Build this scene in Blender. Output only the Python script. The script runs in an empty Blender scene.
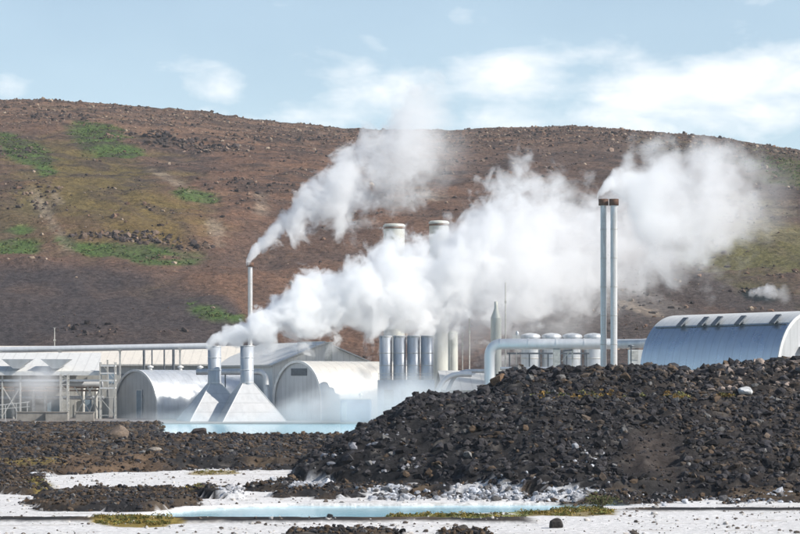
import bpy, bmesh, math, random
import numpy as np
from mathutils import Vector, Matrix
R = math.radians
PI = math.pi
random.seed(7)
rng = np.random.default_rng(11)
scene = bpy.context.scene
C = scene.collection

# ------------------------------------------------------------------ survey helpers (eye at z=6 looking along +Y)
FPX, HZ, EYE = 2200.0, 382.0, 6.0
def sx(x, D): return (x - 400.0) / FPX * D
def sz(y, D): return EYE + (HZ - y) / FPX * D

# ------------------------------------------------------------------ numpy noise
def _hash(ix, iy, seed):
    h = (ix.astype(np.int64) * 374761393 + iy.astype(np.int64) * 668265263 + seed * 1442695041) & 0xffffffff
    h = ((h ^ (h >> 13)) * 1274126177) & 0xffffffff
    return ((h ^ (h >> 16)) & 0xffff) / 65535.0
def vnoise(x, y, seed=0):
    ix = np.floor(x); iy = np.floor(y); fx = x - ix; fy = y - iy
    ux = fx*fx*fx*(fx*(fx*6-15)+10); uy = fy*fy*fy*(fy*(fy*6-15)+10)
    def g(dx, dy):
        a = _hash(ix+dx, iy+dy, seed) * 2*PI
        return np.cos(a)*(fx-dx) + np.sin(a)*(fy-dy)
    a = g(0,0)*(1-ux)+g(1,0)*ux; b = g(0,1)*(1-ux)+g(1,1)*ux
    return (a*(1-uy)+b*uy)*1.5
def fbm(x, y, octv=4, seed=0, rough=0.5, ridged=False):
    s = np.zeros_like(x, dtype=float); a = 1.0; t = 0.0
    for o in range(octv):
        n = vnoise(x*2**o+o*17.3, y*2**o-o*9.1, seed+o*31)
        if ridged: n = 1-2*np.abs(n)
        s += a*n; t += a; a *= rough
    return s/t
def sstep(a, b, v):
    t = np.clip((v-a)/(b-a), 0, 1); return t*t*(3-2*t)

# ------------------------------------------------------------------ node helpers
def new_mat(name):
    m = bpy.data.materials.new(name); m.use_nodes = True
    nt = m.node_tree; nt.nodes.clear()
    out = nt.nodes.new('ShaderNodeOutputMaterial')
    return m, nt, out
def N(nt, typ, **kw):
    n = nt.nodes.new(typ)
    for k, v in kw.items(): setattr(n, k, v)
    return n
def setin(nt, sock, v):
    if isinstance(v, bpy.types.NodeSocket): nt.links.new(v, sock)
    elif v is not None: sock.default_value = v
def math_(nt, op, a, b=None, c=None, clamp=False):
    n = N(nt, 'ShaderNodeMath', operation=op, use_clamp=clamp)
    setin(nt, n.inputs[0], a); setin(nt, n.inputs[1], b)
    if c is not None: setin(nt, n.inputs[2], c)
    return n.outputs[0]
def noise(nt, vec, scale, detail=3, rough=.55, dist=0.0):
    n = N(nt, 'ShaderNodeTexNoise'); nt.links.new(vec, n.inputs['Vector'])
    n.inputs['Scale'].default_value = scale; n.inputs['Detail'].default_value = detail
    n.inputs['Roughness'].default_value = rough; n.inputs['Distortion'].default_value = dist
    return n.outputs['Fac']
def mapping(nt, vec, sc):
    n = N(nt, 'ShaderNodeMapping'); nt.links.new(vec, n.inputs[0]); n.inputs['Scale'].default_value = sc
    return n.outputs[0]
def mrange(nt, v, a, b, c, d):
    n = N(nt, 'ShaderNodeMapRange'); setin(nt, n.inputs[0], v)
    for i, q in enumerate((a, b, c, d)): n.inputs[i+1].default_value = q
    return n.outputs[0]
def mixc(nt, f, a, b, mode='MIX'):
    n = N(nt, 'ShaderNodeMix', data_type='RGBA', blend_type=mode)
    setin(nt, n.inputs[0], f)
    for s, v in ((6, a), (7, b)):
        if isinstance(v, tuple): n.inputs[s].default_value = (*v, 1)[:4]
        else: nt.links.new(v, n.inputs[s])
    return n.outputs[2]

def metal(name, base, rough=.35, metallic=.85, stain=.25, seam=0.0, seam_axis=0, hseam=0.0, rust=0.0):
    m, nt, out = new_mat(name)
    co = N(nt, 'ShaderNodeTexCoord').outputs['Object']
    p = N(nt, 'ShaderNodeBsdfPrincipled')
    n1 = noise(nt, mapping(nt, co, (1.2, 1.2, .18)), 1.3, 5, .6)      # rain streaks
    n2 = noise(nt, co, .45, 3)
    dark = tuple(c*(1-stain) for c in base)
    col = mixc(nt, mrange(nt, n1, .38, .68, 0, 1), base, dark)
    col = mixc(nt, mrange(nt, n2, .35, .7, 0, .35), col, dark)
    if rust:
        n3 = noise(nt, mapping(nt, co, (2, 2, .3)), 1.1, 6, .65)
        col = mixc(nt, mrange(nt, n3, .56, .72, 0, rust), col, (.22, .12, .06))
    h = None
    if seam:
        s = N(nt, 'ShaderNodeSeparateXYZ'); nt.links.new(co, s.inputs[0])
        w = math_(nt, 'FRACT', math_(nt, 'DIVIDE', s.outputs[seam_axis], seam))
        w = math_(nt, 'ABSOLUTE', math_(nt, 'SUBTRACT', w, .5))
        h = math_(nt, 'GREATER_THAN', w, .44)
        col = mixc(nt, math_(nt, 'MULTIPLY', h, .3), col, tuple(c*.55 for c in base))
        if hseam:
            w2 = math_(nt, 'FRACT', math_(nt, 'DIVIDE', s.outputs[2], hseam))
            h2 = math_(nt, 'LESS_THAN', w2, .035)
            col = mixc(nt, math_(nt, 'MULTIPLY', h2, .4), col, tuple(c*.5 for c in base))
    nt.links.new(col, p.inputs['Base Color'])
    p.inputs['Metallic'].default_value = metallic
    nt.links.new(mrange(nt, n2, .3, .7, rough*.8, min(1, rough*1.3)), p.inputs['Roughness'])
    b = N(nt, 'ShaderNodeBump'); b.inputs['Strength'].default_value = .25; b.inputs['Distance'].default_value = .05
    hh = noise(nt, co, .8, 3)
    if h is not None: hh = math_(nt, 'ADD', hh, math_(nt, 'MULTIPLY', h, 1.2))
    nt.links.new(hh, b.inputs['Height']); nt.links.new(b.outputs[0], p.inputs['Normal'])
    nt.links.new(p.outputs[0], out.inputs[0])
    return m

def attr_mat(name, nscale, namp, bump, bscale, rough=.92):
    m, nt, out = new_mat(name)
    a = N(nt, 'ShaderNodeAttribute', attribute_name='col')
    co = N(nt, 'ShaderNodeTexCoord').outputs['Object']
    p = N(nt, 'ShaderNodeBsdfPrincipled'); p.inputs['Roughness'].default_value = rough
    p.inputs['Specular IOR Level'].default_value = .15
    n1 = noise(nt, co, nscale, 6, .65)
    f = mrange(nt, n1, .3, .7, 1-namp, 1+namp)
    v = N(nt, 'ShaderNodeVectorMath', operation='SCALE'); nt.links.new(a.outputs['Color'], v.inputs[0]); nt.links.new(f, v.inputs['Scale'])
    nt.links.new(v.outputs[0], p.inputs['Base Color'])
    b = N(nt, 'ShaderNodeBump'); b.inputs['Strength'].default_value = .9; b.inputs['Distance'].default_value = bump
    nt.links.new(noise(nt, co, bscale, 8, .68), b.inputs['Height'])
    nt.links.new(b.outputs[0], p.inputs['Normal'])
    nt.links.new(p.outputs[0], out.inputs[0])
    return m

def plain(name, col, rough=.6, metallic=0.0, var=.2, sc=1.5):
    m, nt, out = new_mat(name)
    co = N(nt, 'ShaderNodeTexCoord').outputs['Object']
    p = N(nt, 'ShaderNodeBsdfPrincipled')
    c = mixc(nt, mrange(nt, noise(nt, co, sc, 5, .6), .35, .68, 0, 1), col, tuple(q*(1-var) for q in col))
    nt.links.new(c, p.inputs['Base Color'])
    p.inputs['Roughness'].default_value = rough; p.inputs['Metallic'].default_value = metallic
    nt.links.new(p.outputs[0], out.inputs[0])
    return m

M = dict(
    shell=metal('ribbed_aluminium', (.64, .66, .68), .40, .45, .16),
    shell_big=metal('ribbed_blue_steel', (.56, .60, .65), .30, .8, .10, seam=1.25, seam_axis=1),
    endwall=metal('end_wall_cladding', (.56, .57, .58), .45, .35, .15, seam=1.1, seam_axis=0),
    rim=plain('pale_rim', (.78, .78, .76), .45, .1),
    stack=metal('stack_cladding', (.50, .53, .57), .42, .35, .3, rust=.25),
    hood=metal('hood_sheet', (.56, .56, .56), .5, .3, .16, seam=1.4, seam_axis=2),
    silver=metal('silver_pipe', (.78, .78, .78), .4, .35, .12),
    tank=metal('tank_sheet', (.64, .66, .68), .4, .35, .25),
    chim=metal('chimney_sheet', (.70, .70, .70), .4, .25, .25),
    roof=metal('cream_roof', (.74, .68, .59), .6, .0, .12, seam=1.5, seam_axis=0),
    wall=metal('grey_wall', (.55, .54, .50), .6, .0, .25, seam=.9, seam_axis=0, hseam=3.0),
    white=metal('white_sheet', (.70, .69, .66), .55, .0, .12, seam=1.8, seam_axis=0),
    steel=plain('pale_steel', (.62, .60, .55), .5, .2, .35, 3),
    dsteel=plain('dark_steel', (.16, .18, .20), .5, .4, .4, 3),
    rust=plain('rusted_cap', (.17, .085, .05), .8, .1, .55, 3),
    dark=plain('dark_void', (.05, .055, .06), .8, 0, .3),
    concrete=plain('concrete', (.36, .33, .29), .9, 0, .3, 1.2),
    brown=plain('brown_beam', (.25, .17, .12), .8, 0, .3),
    blue=plain('blue_paint', (.08, .17, .33), .45, 0, .25),
    doorblue=plain('grey_blue_door', (.27, .35, .42), .5, 0, .2),
    sepc=metal('separator_cladding', (.62, .62, .56), .55, .1, .2),
    rock=attr_mat('basalt_rock', 6, .45, .05, 9),
    ground=attr_mat('lava_and_silica_ground', 3.5, .35, .12, 4),
    hill=attr_mat('hillside_soil', .8, .6, 1.0, .7),
    leaf=attr_mat('leaf', 3, .3, .01, 20, .75),
)
# pool water
m, nt, out = new_mat('milky_water')
p = N(nt, 'ShaderNodeBsdfPrincipled'); co = N(nt, 'ShaderNodeTexCoord').outputs['Object']
nt.links.new(mixc(nt, mrange(nt, noise(nt, mapping(nt, co, (.15, .5, 1)), .6, 4), .35, .65, 0, 1), (.30, .64, .78), (.42, .72, .80)), p.inputs['Base Color'])
p.inputs['Roughness'].default_value = .12
b = N(nt, 'ShaderNodeBump'); b.inputs['Strength'].default_value = .25; b.inputs['Distance'].default_value = .02
nt.links.new(noise(nt, mapping(nt, co, (1, 2, 1)), 3, 4), b.inputs['Height']); nt.links.new(b.outputs[0], p.inputs['Normal'])
nt.links.new(p.outputs[0], out.inputs[0]); M['water'] = m

# ------------------------------------------------------------------ object helpers
def tag(o, label=None, cat=None, group=None, kind=None):
    if label: o['label'] = label
    if cat: o['category'] = cat
    if group: o['group'] = group
    if kind: o['kind'] = kind
    return o
def thing(name, label, cat, loc, rz=0, group=None):
    o = bpy.data.objects.new(name, None); C.objects.link(o)
    o.location = loc; o.rotation_euler = (0, 0, rz); o.empty_display_size = .5
    return tag(o, label, cat, group)
def copy_tree(o, parent=None):
    c = o.copy(); C.objects.link(c); c.parent = parent
    for ch in [k for k in scene.objects if k.parent == o]: copy_tree(ch, c)
    return c
def recopy(o, loc, label=None, rz=None):
    bpy.context.view_layer.update()
    c = copy_tree(o); c.location = loc
    if label: c['label'] = label
    if rz is not None: c.rotation_euler = (0, 0, rz)
    return c

class MB:
    def __init__(s): s.v = []; s.f = []; s.sm = []
    def add(s, vs, fs, smooth=False):
        o = len(s.v); s.v += [tuple(v) for v in vs]
        for f in fs: s.f.append(tuple(o+i for i in f)); s.sm.append(smooth)
        return s
    def box(s, c, d, rz=0, M4=None):
        x, y, z = d[0]/2, d[1]/2, d[2]/2
        vs = [Vector((a*x, b*y, e*z)) for e in (-1, 1) for b in (-1, 1) for a in (-1, 1)]
        if rz: r = Matrix.Rotation(rz, 3, 'Z'); vs = [r @ v for v in vs]
        if M4: vs = [M4 @ v for v in vs]
        c = Vector(c)
        return s.add([v+c for v in vs], [(0,2,3,1),(4,5,7,6),(0,1,5,4),(2,6,7,3),(0,4,6,2),(1,3,7,5)])
    def bar(s, p0, p1, w, h=None):
        p0 = Vector(p0); p1 = Vector(p1); d = p1-p0
        q = d.to_track_quat('Z', 'Y').to_matrix()
        return s.box((p0+p1)/2, (w, h or w, d.length), 0, q)
    def cyl(s, p0, p1, r0, r1=None, n=24, caps=True):
        r1 = r0 if r1 is None else r1
        p0 = Vector(p0); p1 = Vector(p1)
        q = (p1-p0).to_track_quat('Z', 'Y').to_matrix()
        vs = []
        for p, r in ((p0, r0), (p1, r1)):
            for i in range(n):
                a = 2*PI*i/n; vs.append(p + q @ Vector((r*math.cos(a), r*math.sin(a), 0)))
        s.add(vs, [(i, (i+1) % n, n+(i+1) % n, n+i) for i in range(n)], True)
        if caps:
            s.add(vs[:n], [tuple(range(n-1, -1, -1))]); s.add(vs[n:], [tuple(range(n))])
        return s
    def lathe(s, pts, c=(0, 0, 0), n=28, smooth=True):
        vs = []
        for r, z in pts:
            for i in range(n):
                a = 2*PI*i/n; vs.append((c[0]+r*math.cos(a), c[1]+r*math.sin(a), c[2]+z))
        fs = []
        for k in range(len(pts)-1):
            fs += [(k*n+i, k*n+(i+1) % n, (k+1)*n+(i+1) % n, (k+1)*n+i) for i in range(n)]
        return s.add(vs, fs, smooth)
    def sweep(s, path, r, n=18):
        path = [Vector(p) for p in path]; rings = []
        for i, p in enumerate(path):
            d = (path[min(i+1, len(path)-1)]-path[max(i-1, 0)]).normalized()
            u = d.orthogonal() if i == 0 else (u - d*u.dot(d))
            u.normalize(); w = d.cross(u)
            rings.append([p+u*r*math.cos(2*PI*k/n)+w*r*math.sin(2*PI*k/n) for k in range(n)])
        vs = [v for rr in rings for v in rr]
        fs = [(k*n+i, k*n+(i+1) % n, (k+1)*n+(i+1) % n, (k+1)*n+i) for k in range(len(path)-1) for i in range(n)]
        s.add(vs, fs, True)
        s.add(rings[0], [tuple(range(n-1, -1, -1))]); s.add(rings[-1], [tuple(range(n))])
        return s
    def build(s, name, mat, parent=None, loc=(0, 0, 0)):
        me = bpy.data.meshes.new(name); me.from_pydata(s.v, [], s.f)
        me.polygons.foreach_set('use_smooth', s.sm); me.materials.append(mat); me.update()
        o = bpy.data.objects.new(name, me); C.objects.link(o)
        o.parent = parent; o.location = loc
        return o
def fillet(pts, rad, n=7):
    pts = [Vector(p) for p in pts]; out = [pts[0]]
    for a, b, c in zip(pts, pts[1:], pts[2:]):
        d0 = (a-b).normalized(); d1 = (c-b).normalized()
        s = b+d0*rad; e = b+d1*rad
        for i in range(n+1):
            t = i/n; out.append(s*(1-t)**2 + b*2*t*(1-t) + e*t*t)
    return out+[pts[-1]]
def np_mesh(name, verts, faces, mat, col=None, smooth=False, parent=None):
    verts = np.asarray(verts, dtype=np.float32); faces = np.asarray(faces, dtype=np.int32)
    me = bpy.data.meshes.new(name); nf, k = faces.shape
    me.vertices.add(len(verts)); me.vertices.foreach_set('co', verts.ravel())
    me.loops.add(nf*k); me.loops.foreach_set('vertex_index', faces.ravel())
    me.polygons.add(nf); me.polygons.foreach_set('loop_start', np.arange(0, nf*k, k, dtype=np.int32))
    me.update(calc_edges=True)
    me.polygons.foreach_set('use_smooth', np.full(nf, smooth))
    if col is not None:
        a = me.color_attributes.new('col', 'FLOAT_COLOR', 'POINT')
        c4 = np.ones((len(verts), 4), dtype=np.float32); c4[:, :3] = col; a.data.foreach_set('color', c4.ravel())
    me.materials.append(mat); me.validate()
    o = bpy.data.objects.new(name, me); C.objects.link(o); o.parent = parent
    return o
def grid_faces(ny, nx):
    i = np.arange(ny-1)[:, None]*nx + np.arange(nx-1)[None, :]
    i = i.ravel(); return np.stack([i, i+1, i+nx+1, i+nx], 1)

# ------------------------------------------------------------------ SETTING: near ground (silica flats, lava field, rubble mound)
def L3(*c): return np.array(c)
def interp(x, pts): return np.interp(x, [p[0] for p in pts], [p[1] for p in pts])
def near_ground(X, Y):
    """height, albedo and lava mask of the near ground at world X, Y"""
    px = 400+X/Y*FPX; py = HZ+EYE/Y*FPX          # plan position expressed on the survey grid
    w1 = fbm(X/7, Y/10, 4, 3); w2 = fbm(X/2.2, Y/4, 4, 9); w3 = fbm(X/.9, Y/.9, 3, 21)
    jy = py + 7*w1 + 3*w2                         # ragged borders
    # lava mask: far field, near island on the left, foot in the middle
    far_edge = interp(px, [(-200, 480), (0, 481), (38, 481), (62, 472), (140, 470), (230, 467), (300, 468), (330, 486), (420, 496), (560, 500), (800, 501), (1000, 502)])
    lava = sstep(2.6, -2.2, jy-far_edge+1.5*w3)
    isl = sstep(1.22, .85, np.sqrt(((px-112)/80)**2+((jy-503)/9)**2)+.3*w2+.15*w3)
    isl = np.maximum(isl, sstep(1.22, .85, np.sqrt(((px-213)/30)**2+((jy-496)/5)**2)+.35*w2+.15*w3))
    isl = np.maximum(isl, sstep(1.22, .85, np.sqrt(((px-12)/32)**2+((jy-491)/6)**2)+.35*w2+.15*w3))
    isl = np.maximum(isl, sstep(1.22, .85, np.sqrt(((px-350)/100)**2+((jy-489)/7)**2)+.35*w2+.15*w3))
    fr = sstep(1.15, .85, np.sqrt(((px-340)/60)**2+((jy-536)/6)**2)+.5*w2)
    fr = np.maximum(fr, sstep(1.15, .85, np.sqrt(((px-462)/30)**2+((jy-538)/6)**2)+.5*w2))
    strip = sstep(2.0, 1.5, np.abs(py-521.3+.8*w1+.8*w2))*sstep(545, 520, px)
    strip2 = sstep(1.5, 1.1, np.abs(py-510.2+.4*w1+.4*w2))*sstep(610, 640, px)
    lav = np.maximum(np.maximum(lava, isl), fr)
    lavh = sstep(.35, 1.0, lav); lav = sstep(.06, .22, lav)
    # white crust within the lava
    crust = np.zeros_like(X)
    for cx, cy, rx, ry in ((392, 498, 26, 4.5), (488, 498, 36, 4), (300, 476, 30, 4), (315, 489, 16, 3), (60, 478, 30, 1.5), (352, 501, 16, 2), (240, 497, 25, 3), (120, 480, 60, 3), (560, 499.5, 36, 2.2)):
        crust = np.maximum(crust, sstep(1.05, .95, np.sqrt(((px-cx)/rx)**2+((py-cy)/ry)**2)+.9*w2+.6*w3))
    # mound
    front = interp(px, [(-100, 125), (300, 125), (420, 121), (540, 114), (800, 112.5), (1100, 112)])
    rise = np.clip((Y-front-1.2*w1)/(130-front), 0, 1)
    flank = np.clip((X+6.8+.8*w2)/8.0, 0, 1)**1.1
    tier = 4.3*np.minimum(rise**.9, flank) * sstep(172, 150, Y)
    fl2 = np.clip((X-4.8)/2.6, 0, 1)
    crest2 = interp(X, [(0, 5.6), (7, 6.0), (14, 6.15), (17, 6.25), (19.5, 5.9), (23, 6.5), (30, 6.9), (60, 7.2)])
    up2 = sstep(136.5, 146, Y-.8*w2)*sstep(172, 153, Y)
    hm = tier + np.maximum(crest2-4.3, 0)*up2*fl2
    moundm = sstep(.08, .3, hm)
    hl = (.32+.30*fbm(X/3.3, Y/4, 4, 40, .55, True)+.55*np.maximum(w1, 0))*lavh*(1-.6*moundm)
    hl = hl*np.interp(Y, [92, 94, 140, 150, 200, 243], [.2, .55, .6, 1.2, .8, .35])
    rough = (.10*w3+(.13+.17*moundm)*fbm(X/1.3, Y/1.3, 3, 77, .6, True))*np.maximum(lavh, moundm)
    z = hl+hm+rough+moundm*.35*fbm(X/2.6, Y/2.6, 3, 87, .5, True)+.03*w2+.015*w3
    # pond basin
    pyt = interp(px, [(130, 516), (160, 512), (200, 506.5), (240, 504.5), (300, 503.5), (400, 503.5), (520, 503), (610, 503.5), (650, 506)])
    pyb = interp(px, [(130, 516), (170, 517.5), (240, 519), (365, 519.5), (395, 514.2), (470, 513), (530, 511.5), (560, 509), (600, 506), (650, 505)])
    pond = np.minimum(sstep(-.15, .25, py-pyt+.8*w2), sstep(-.15, .25, pyb-py+.5*w2))*(px > 140)*(px < 640)
    z = z*(1-pond)-.35*pond
    z += strip*.13*(1-pond)+strip2*.08
    # albedo
    sil = L3(.70, .68, .665)*(1+.10*w2[..., None]-.10*np.abs(w3)[..., None])
    stain = sstep(.15, .5, fbm(X/5, Y/1.6, 4, 55))[..., None]
    sil = sil*(1-stain*.5)+L3(.40, .35, .30)*stain*.5
    dk = L3(.024, .023, .024)
    bn = L3(.10, .072, .048)
    tb = sstep(-.15, .45, fbm(X/4, Y/6, 4, 61))[..., None]*(1-.85*moundm[..., None])
    lc = dk*(1-tb)+bn*tb
    li = (sstep(.25, .6, w3+.4*w2)*.5)[..., None]
    lc = lc*(1-li)+L3(.19, .17, .15)*li
    # flat brown soil behind
    soil = (sstep(1.1, .8, np.sqrt(((px-90)/75)**2+((jy-469)/3)**2)+.3*w2))[..., None]
    lc = lc*(1-soil*.7)+L3(.15, .10, .065)*soil*.7
    brn = (moundm*sstep(8, 30, X+4*w1))[..., None]*.5; lc = lc*(1-brn)+L3(.075, .060, .050)*brn
    bare = sstep(1.2, .5, np.sqrt(((px-655)/32)**2+((py-HZ-EYE/Y*FPX)/1)**2+((Y-119.5)/5)**2)+.4*w2)[..., None]
    lc = lc*(1-bare*.6)+L3(.075, .060, .052)*bare*.6
    lm = np.maximum(np.maximum(lav, moundm), np.maximum(strip, strip2))[..., None]
    col = sil*(1-lm)+lc*lm
    cr = (crust*lav*(1-sstep(0, .5, hm)))[..., None]*.85
    col = col*(1-cr)+L3(.60, .60, .61)*cr
    # moss
    moss = np.zeros_like(X)
    for cx, cy, rx, ry, k in ((133, 521.5, 42, 5.5, 1), (455, 517, 72, 3.6, .9), (565, 512, 52, 5, .9), (40, 488, 14, 7, .7), (60, 493, 25, 2, .5), (195, 492, 30, 5, .6), (215, 473, 25, 2.5, .8), (20, 470, 40, 3, .5)):
        moss = np.maximum(moss, k*sstep(1.06, .94, np.sqrt(((px-cx)/rx)**2+((py-cy)/ry)**2)+.5*w2+.25*w3))
    for cx, cy, rx, ry, k in ((11.5, 137.5, 3.2, 1.6, .6), (17.5, 138, 1.2, 1.5, .9), (20.6, 138, .9, 1.6, .9), (6.5, 138, 1, 1.5, .8)):
        moss = np.maximum(moss, k*sstep(1.2, .6, np.sqrt(((X-cx)/rx)**2+((Y-cy)/ry)**2)+.4*w2))
    mc = L3(.27, .20, .055)*(.8+.5*w1[..., None])+L3(0, .06, .0)*(px > 380)[..., None]*(px < 530)[..., None]
    mm = moss[..., None]
    col = col*(1-mm)+mc*mm
    col = col*(1-pond[..., None])+L3(.5, .62, .64)*pond[..., None]
    # border skirt
    edge = np.minimum(sstep(-80, -76, X), sstep(80, 76, X))*sstep(66, 68, Y)*sstep(247, 243, Y+2*w1)
    z = z*edge-1.1*(1-edge)
    return z, np.clip(col, .01, .9), np.maximum(lav, moundm)*(1-pond)*edge, moundm
xs = np.arange(-80, 80.01, .27)
ys = np.concatenate([np.arange(66, 112, .22), np.arange(112, 160, .20), np.arange(160, 248.1, .5)])
GX, GY = np.meshgrid(xs, ys)
gz, gcol, glava, gm = near_ground(GX, GY)
g = np_mesh('lava_ground', np.stack([GX, GY, gz], -1).reshape(-1, 3), grid_faces(len(ys), len(xs)), M['ground'], gcol.reshape(-1, 3), True)
tag(g, kind='structure')
def zat(x, y):
    """ground height lookup"""
    j = np.clip(np.searchsorted(ys, y)-1, 0, len(ys)-2); i = np.clip(((np.asarray(x)+80)/.27).astype(int), 0, len(xs)-2)
    return gz[j, i]

big = MB().box((0, 1400, -1.6), (5100, 3300, 1.0)).build('ground', plain('far_ground', (.14, .10, .08), .95, 0, .4, .02)); tag(big, kind='structure')
yard = MB().box((0, 391, -.55), (360, 138, 1.1)).box((101, 246, -.55), (158, 151.9, 1.1)).build('plant_yard', plain('yard_gravel', (.26, .23, .21), .95, 0, .35, .6)); tag(yard, kind='structure')
w = MB().box((-69, 282, -.62), (181.9, 79.9, .9)).build('lagoon', M['water']); tag(w, kind='structure')
sx_ = np.arange(-150, -12, .8); sy_ = np.arange(238, 323.5, .6); SX, SY = np.meshgrid(sx_, sy_)
spx = 400+SX/SY*FPX+14*fbm(SX/9, SY/9, 4, 501)
sm = sstep(172, 152, spx)*sstep(322.9, 321, SY)*sstep(238, 242, SY)
szz = -.9+sm*(.95+.30*fbm(SX/4, SY/5, 4, 502, .55, True)+.15*fbm(SX/1.5, SY/1.5, 3, 503))
scol = (L3(.035, .032, .030)+(L3(.12, .095, .07)-L3(.035, .032, .030))*sstep(-.1, .4, fbm(SX/12, SY/5, 4, 504))[..., None])
o = np_mesh('lagoon_shore', np.stack([SX, SY, szz], -1).reshape(-1, 3), grid_faces(len(sy_), len(sx_)), M['ground'], scol.reshape(-1, 3), True); tag(o, kind='structure')
n = 5000; X = rng.uniform(-70, -20, n); Y = rng.uniform(241, 318, n)
spx = 400+X/Y*FPX+14*fbm(X/9, Y/9, 4, 501); ok = spx < 160; X, Y = X[ok], Y[ok]; n = len(X); S = rng.uniform(.08, .38, n)
LATE = (X, Y, S)
w = MB().box((0, 102.3, -.35), (80, 15.5, .42)).build('pond', M['water']); tag(w, kind='structure')

# ------------------------------------------------------------------ SETTING: hill
RIDGE = [(-900, 120), (-500, 106), (0, 97), (65, 99), (130, 103), (200, 110), (260, 118), (350, 126), (450, 127), (560, 124), (640, 128), (720, 135), (800, 148), (1000, 178), (1500, 230)]
YR, Y0 = 860.0, 405.0
def hill(X, Y):
    xr = 400+X/YR*FPX
    H = (HZ-interp(xr, RIDGE))/FPX*YR+EYE
    t = np.clip((Y-Y0)/(YR-Y0), 0, 1.6)
    f = np.where(t < 1, t*(1.32-.32*t), 1.0-.18*(t-1)**1.2)
    n1 = fbm(X/90, Y/90, 4, 101); n2 = fbm(X/22, Y/22, 4, 111); n3 = fbm(X/6, Y/6, 3, 121)
    r = fbm(X/35+.3*n1, Y/14, 4, 131, .6, True)
    z = H*f + np.minimum(t*4, 1)*(7*n1*np.clip(1.15-t, .12, 1)+2.4*n2*np.clip(1.3-t, .3, 1)+.9*n3+.9*r*sstep(.25, .5, t)) - 1.2
    return z, n1, n2, n3, r
hx = np.concatenate([np.linspace(-900, -232, 90)[:-1], np.linspace(-230, 230, 330), np.linspace(232, 900, 90)[1:]])
hy = np.concatenate([np.arange(400, 960, 1.7), np.linspace(965, 1250, 30)])
HX, HY = np.meshgrid(hx, hy)
hz, n1, n2, n3, rr = hill(HX, HY)
hpx = 400+HX/HY*FPX; hpy = HZ-(hz-EYE)/HY*FPX
def ell(cx, cy, rx, ry, soft=.35, wob=.8, rot=0, px=hpx, py=hpy, n2=n2, n3=n3):
    dx, dy = px-cx, py-cy; c, s = math.cos(R(rot)), math.sin(R(rot))
    u, v = (dx*c+dy*s)/rx, (-dx*s+dy*c)/ry
    return sstep(1+soft/2, 1-soft, np.sqrt(u*u+v*v)+wob*.8*n2+.4*wob*n3)
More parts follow.
